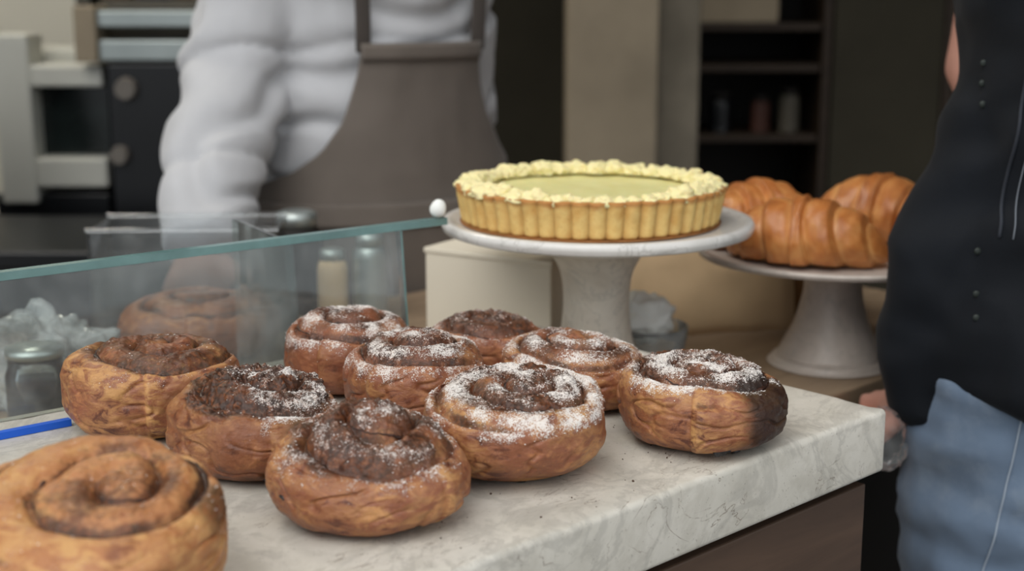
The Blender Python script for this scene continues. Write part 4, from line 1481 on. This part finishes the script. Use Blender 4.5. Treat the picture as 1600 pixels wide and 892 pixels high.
# ------------------------------------------------------------------ the back of the shop, left: ovens
ov = thing('oven', 'white framed oven with a dark window at the far left', 'oven', (-0.938, 3.10, -0.012))
wo = M['ovenwhite']
box('left_post', (-0.092, -0.10, 0.95), (0.075, 0.10, 0.35), wo, ov, 0.006)
box('top_strip', (0.02, -0.10, 1.040), (0.15, 0.10, 0.045), wo, ov, 0.006)
box('bottom_rail', (0.02, -0.10, 0.840), (0.15, 0.10, 0.062), wo, ov, 0.006)
box('window', (0.020, -0.075, 0.94), (0.150, 0.02, 0.165), M['darkglass'], ov, 0.002)
box('cabinet_back', (-0.035, 0.06, 0.94), (0.17, 0.20, 0.30), wo, ov, 0.004)
box('stand', (-0.03, 0.02, 0.408), (0.24, 0.30, 0.77), M['black'], ov, 0.004)
bo = thing('oven', 'tall black oven with two round dials behind the grey sleeve', 'oven', (-0.750, 3.10, 0))
box('body', (0.04, 0, 0.528), (0.24, 0.34, 1.056), M['black'], bo, 0.006)
for z, x, r_ in ((1.004, -0.038, 0.024), (0.868, -0.058, 0.020)):
    bm = bmesh.new()
    bmesh.ops.create_cone(bm, cap_ends=True, segments=32, radius1=r_, radius2=r_ * 0.85, depth=0.02)
    bmesh.ops.rotate(bm, matrix=Matrix.Rotation(PI / 2, 3, 'X'), verts=bm.verts)
    bmesh.ops.translate(bm, vec=(x, -0.181, z), verts=bm.verts)
    from_bm('dial', bm, M['dial'], bo)
es_ = thing('espresso_machine', 'steel machine with grey bars on top of the black oven', 'coffee machine', (-0.735, 3.08, 1.0590))
box('lower_bar', (0.01, -0.11, 0.022), (0.29, 0.10, 0.042), M['steel'], es_, 0.004)
box('upper_bar', (0.01, -0.11, 0.085), (0.29, 0.10, 0.034), M['steel'], es_, 0.004)
box('body', (0.01, 0.03, 0.06), (0.28, 0.16, 0.12), M['dull'], es_, 0.004)
box('side_panel', (-0.125, -0.125, 0.055), (0.045, 0.10, 0.112), M['pillar'], es_, 0.004)
for k, (x, w_, h_, mt, lb) in enumerate(((-0.115, 0.06, 0.10, 'brown', 'brown tin on the steel machine, nearest the white casing'), (-0.035, 0.075, 0.12, 'navy', 'navy blue tin in the middle on the steel machine'), (0.055, 0.07, 0.11, 'brown', 'brown tin on the steel machine nearest the sleeve'))):
    j = thing('tin', lb, 'tin', (-0.725 + x, 3.10, 1.0590 + 0.1207))
    box('body', (0, 0, h_ / 2), (w_, 0.06, h_), M[mt], j, 0.004)
    box('lid', (0, 0, h_ + 0.006), (w_ + 0.004, 0.064, 0.012), M[mt], j, 0.003)
lc = thing('black_worktop', 'low black worktop in front of the ovens at the left', 'worktop', (-0.85, 2.62, 0))
box('top', (0, 0, 0.745), (0.75, 0.40, 0.03), M['black'], lc, 0.004)
box('base', (0, 0.01, 0.365), (0.72, 0.36, 0.73), M['black'], lc, 0.004)
sheet_heap('dark_coat', 'dark coat hanging at the left edge before the white casing', (-1.10, 2.66, 0.761), (0.10, 0.07, 0.22), M['jacket'], 42, 'coat')

# ------------------------------------------------------------------ the back of the shop, right: shelves
sh = thing('shelf_unit', 'dark wooden shelf unit along the back wall, right of the pillar', 'shelf', (0.82, 4.05, 0))
for x in (-0.36, 0.03, 0.36, 0.60):
    box('upright', (x, 0, 1.2), (0.03 if x != 0.03 else 0.022, 0.34, 2.4), M['shelfwood'], sh, 0.002)
for z in (0.40, 0.80, 0.99, 1.10, 1.46, 1.80):
    box('shelf', (-0.165, 0, z), (0.355, 0.33, 0.02), M['shelfwood'], sh, 0.002)
for z in (0.45, 0.805, 1.03, 1.28, 1.70):
    box('shelf', (0.485, 0, z), (0.20, 0.33, 0.035), M['shelfpale'], sh, 0.002)
box('door_panel', (0.195, -0.155, 1.2), (0.295, 0.02, 2.36), M['walldark'], sh, 0.003)
box('back_board', (0.12, 0.18, 1.2), (0.98, 0.016, 2.4), M['shadowgap'], sh, 0.001)
sx0, sy0 = 0.82, 4.05
items = [(-0.05, 0.81, 0.028, 0.12, 'dull', 'pale jar on the dark shelf beside the door panel', 'jar'),
         (-0.13, 0.81, 0.026, 0.10, 'dullred', 'dull red jar on the dark shelf, left of the pale jar', 'jar'),
         (-0.24, 0.81, 0.034, 0.11, 'black', 'black canister on the dark shelf beside the grey pilaster', 'canister'),
         (0.45, 0.8225, 0.030, 0.10, 'dullred', 'dull red jar on the lower pale shelf at the right', 'jar'),
         (0.52, 1.0475, 0.030, 0.11, 'brown', 'brown jar on the upper pale shelf at the right', 'jar')]
for x, z, r_, h_, mt, lb, ct in items:
    j = thing('storage_jar' if ct == 'jar' else ct, lb, ct, (sx0 + x, sy0 - 0.08, z + 0.0015))
    lathe('body', smooth_prof([(0.001, 0), (r_ * 0.95, 0), (r_, h_ * 0.08), (r_, h_ * 0.72), (r_ * 0.8, h_ * 0.84)], 3) + [(0.001, h_ * 0.84)], M[mt], j, 28)
    lathe('lid', [(0.001, h_ * 0.845), (r_ * 0.85, h_ * 0.845), (r_ * 0.85, h_ * 0.99), (0.001, h_)], M['shadowgap'], j, 28)
sb = thing('storage_box', 'beige box on the high dark shelf right of the pillar', 'box', (sx0 - 0.21, sy0 - 0.09, 1.1115))
box('carton', (0, 0, 0.10), (0.21, 0.16, 0.20), M['pillar'], sb, 0.003)
box('lid', (0, 0, 0.206), (0.216, 0.166, 0.012), M['pillar'], sb, 0.002)
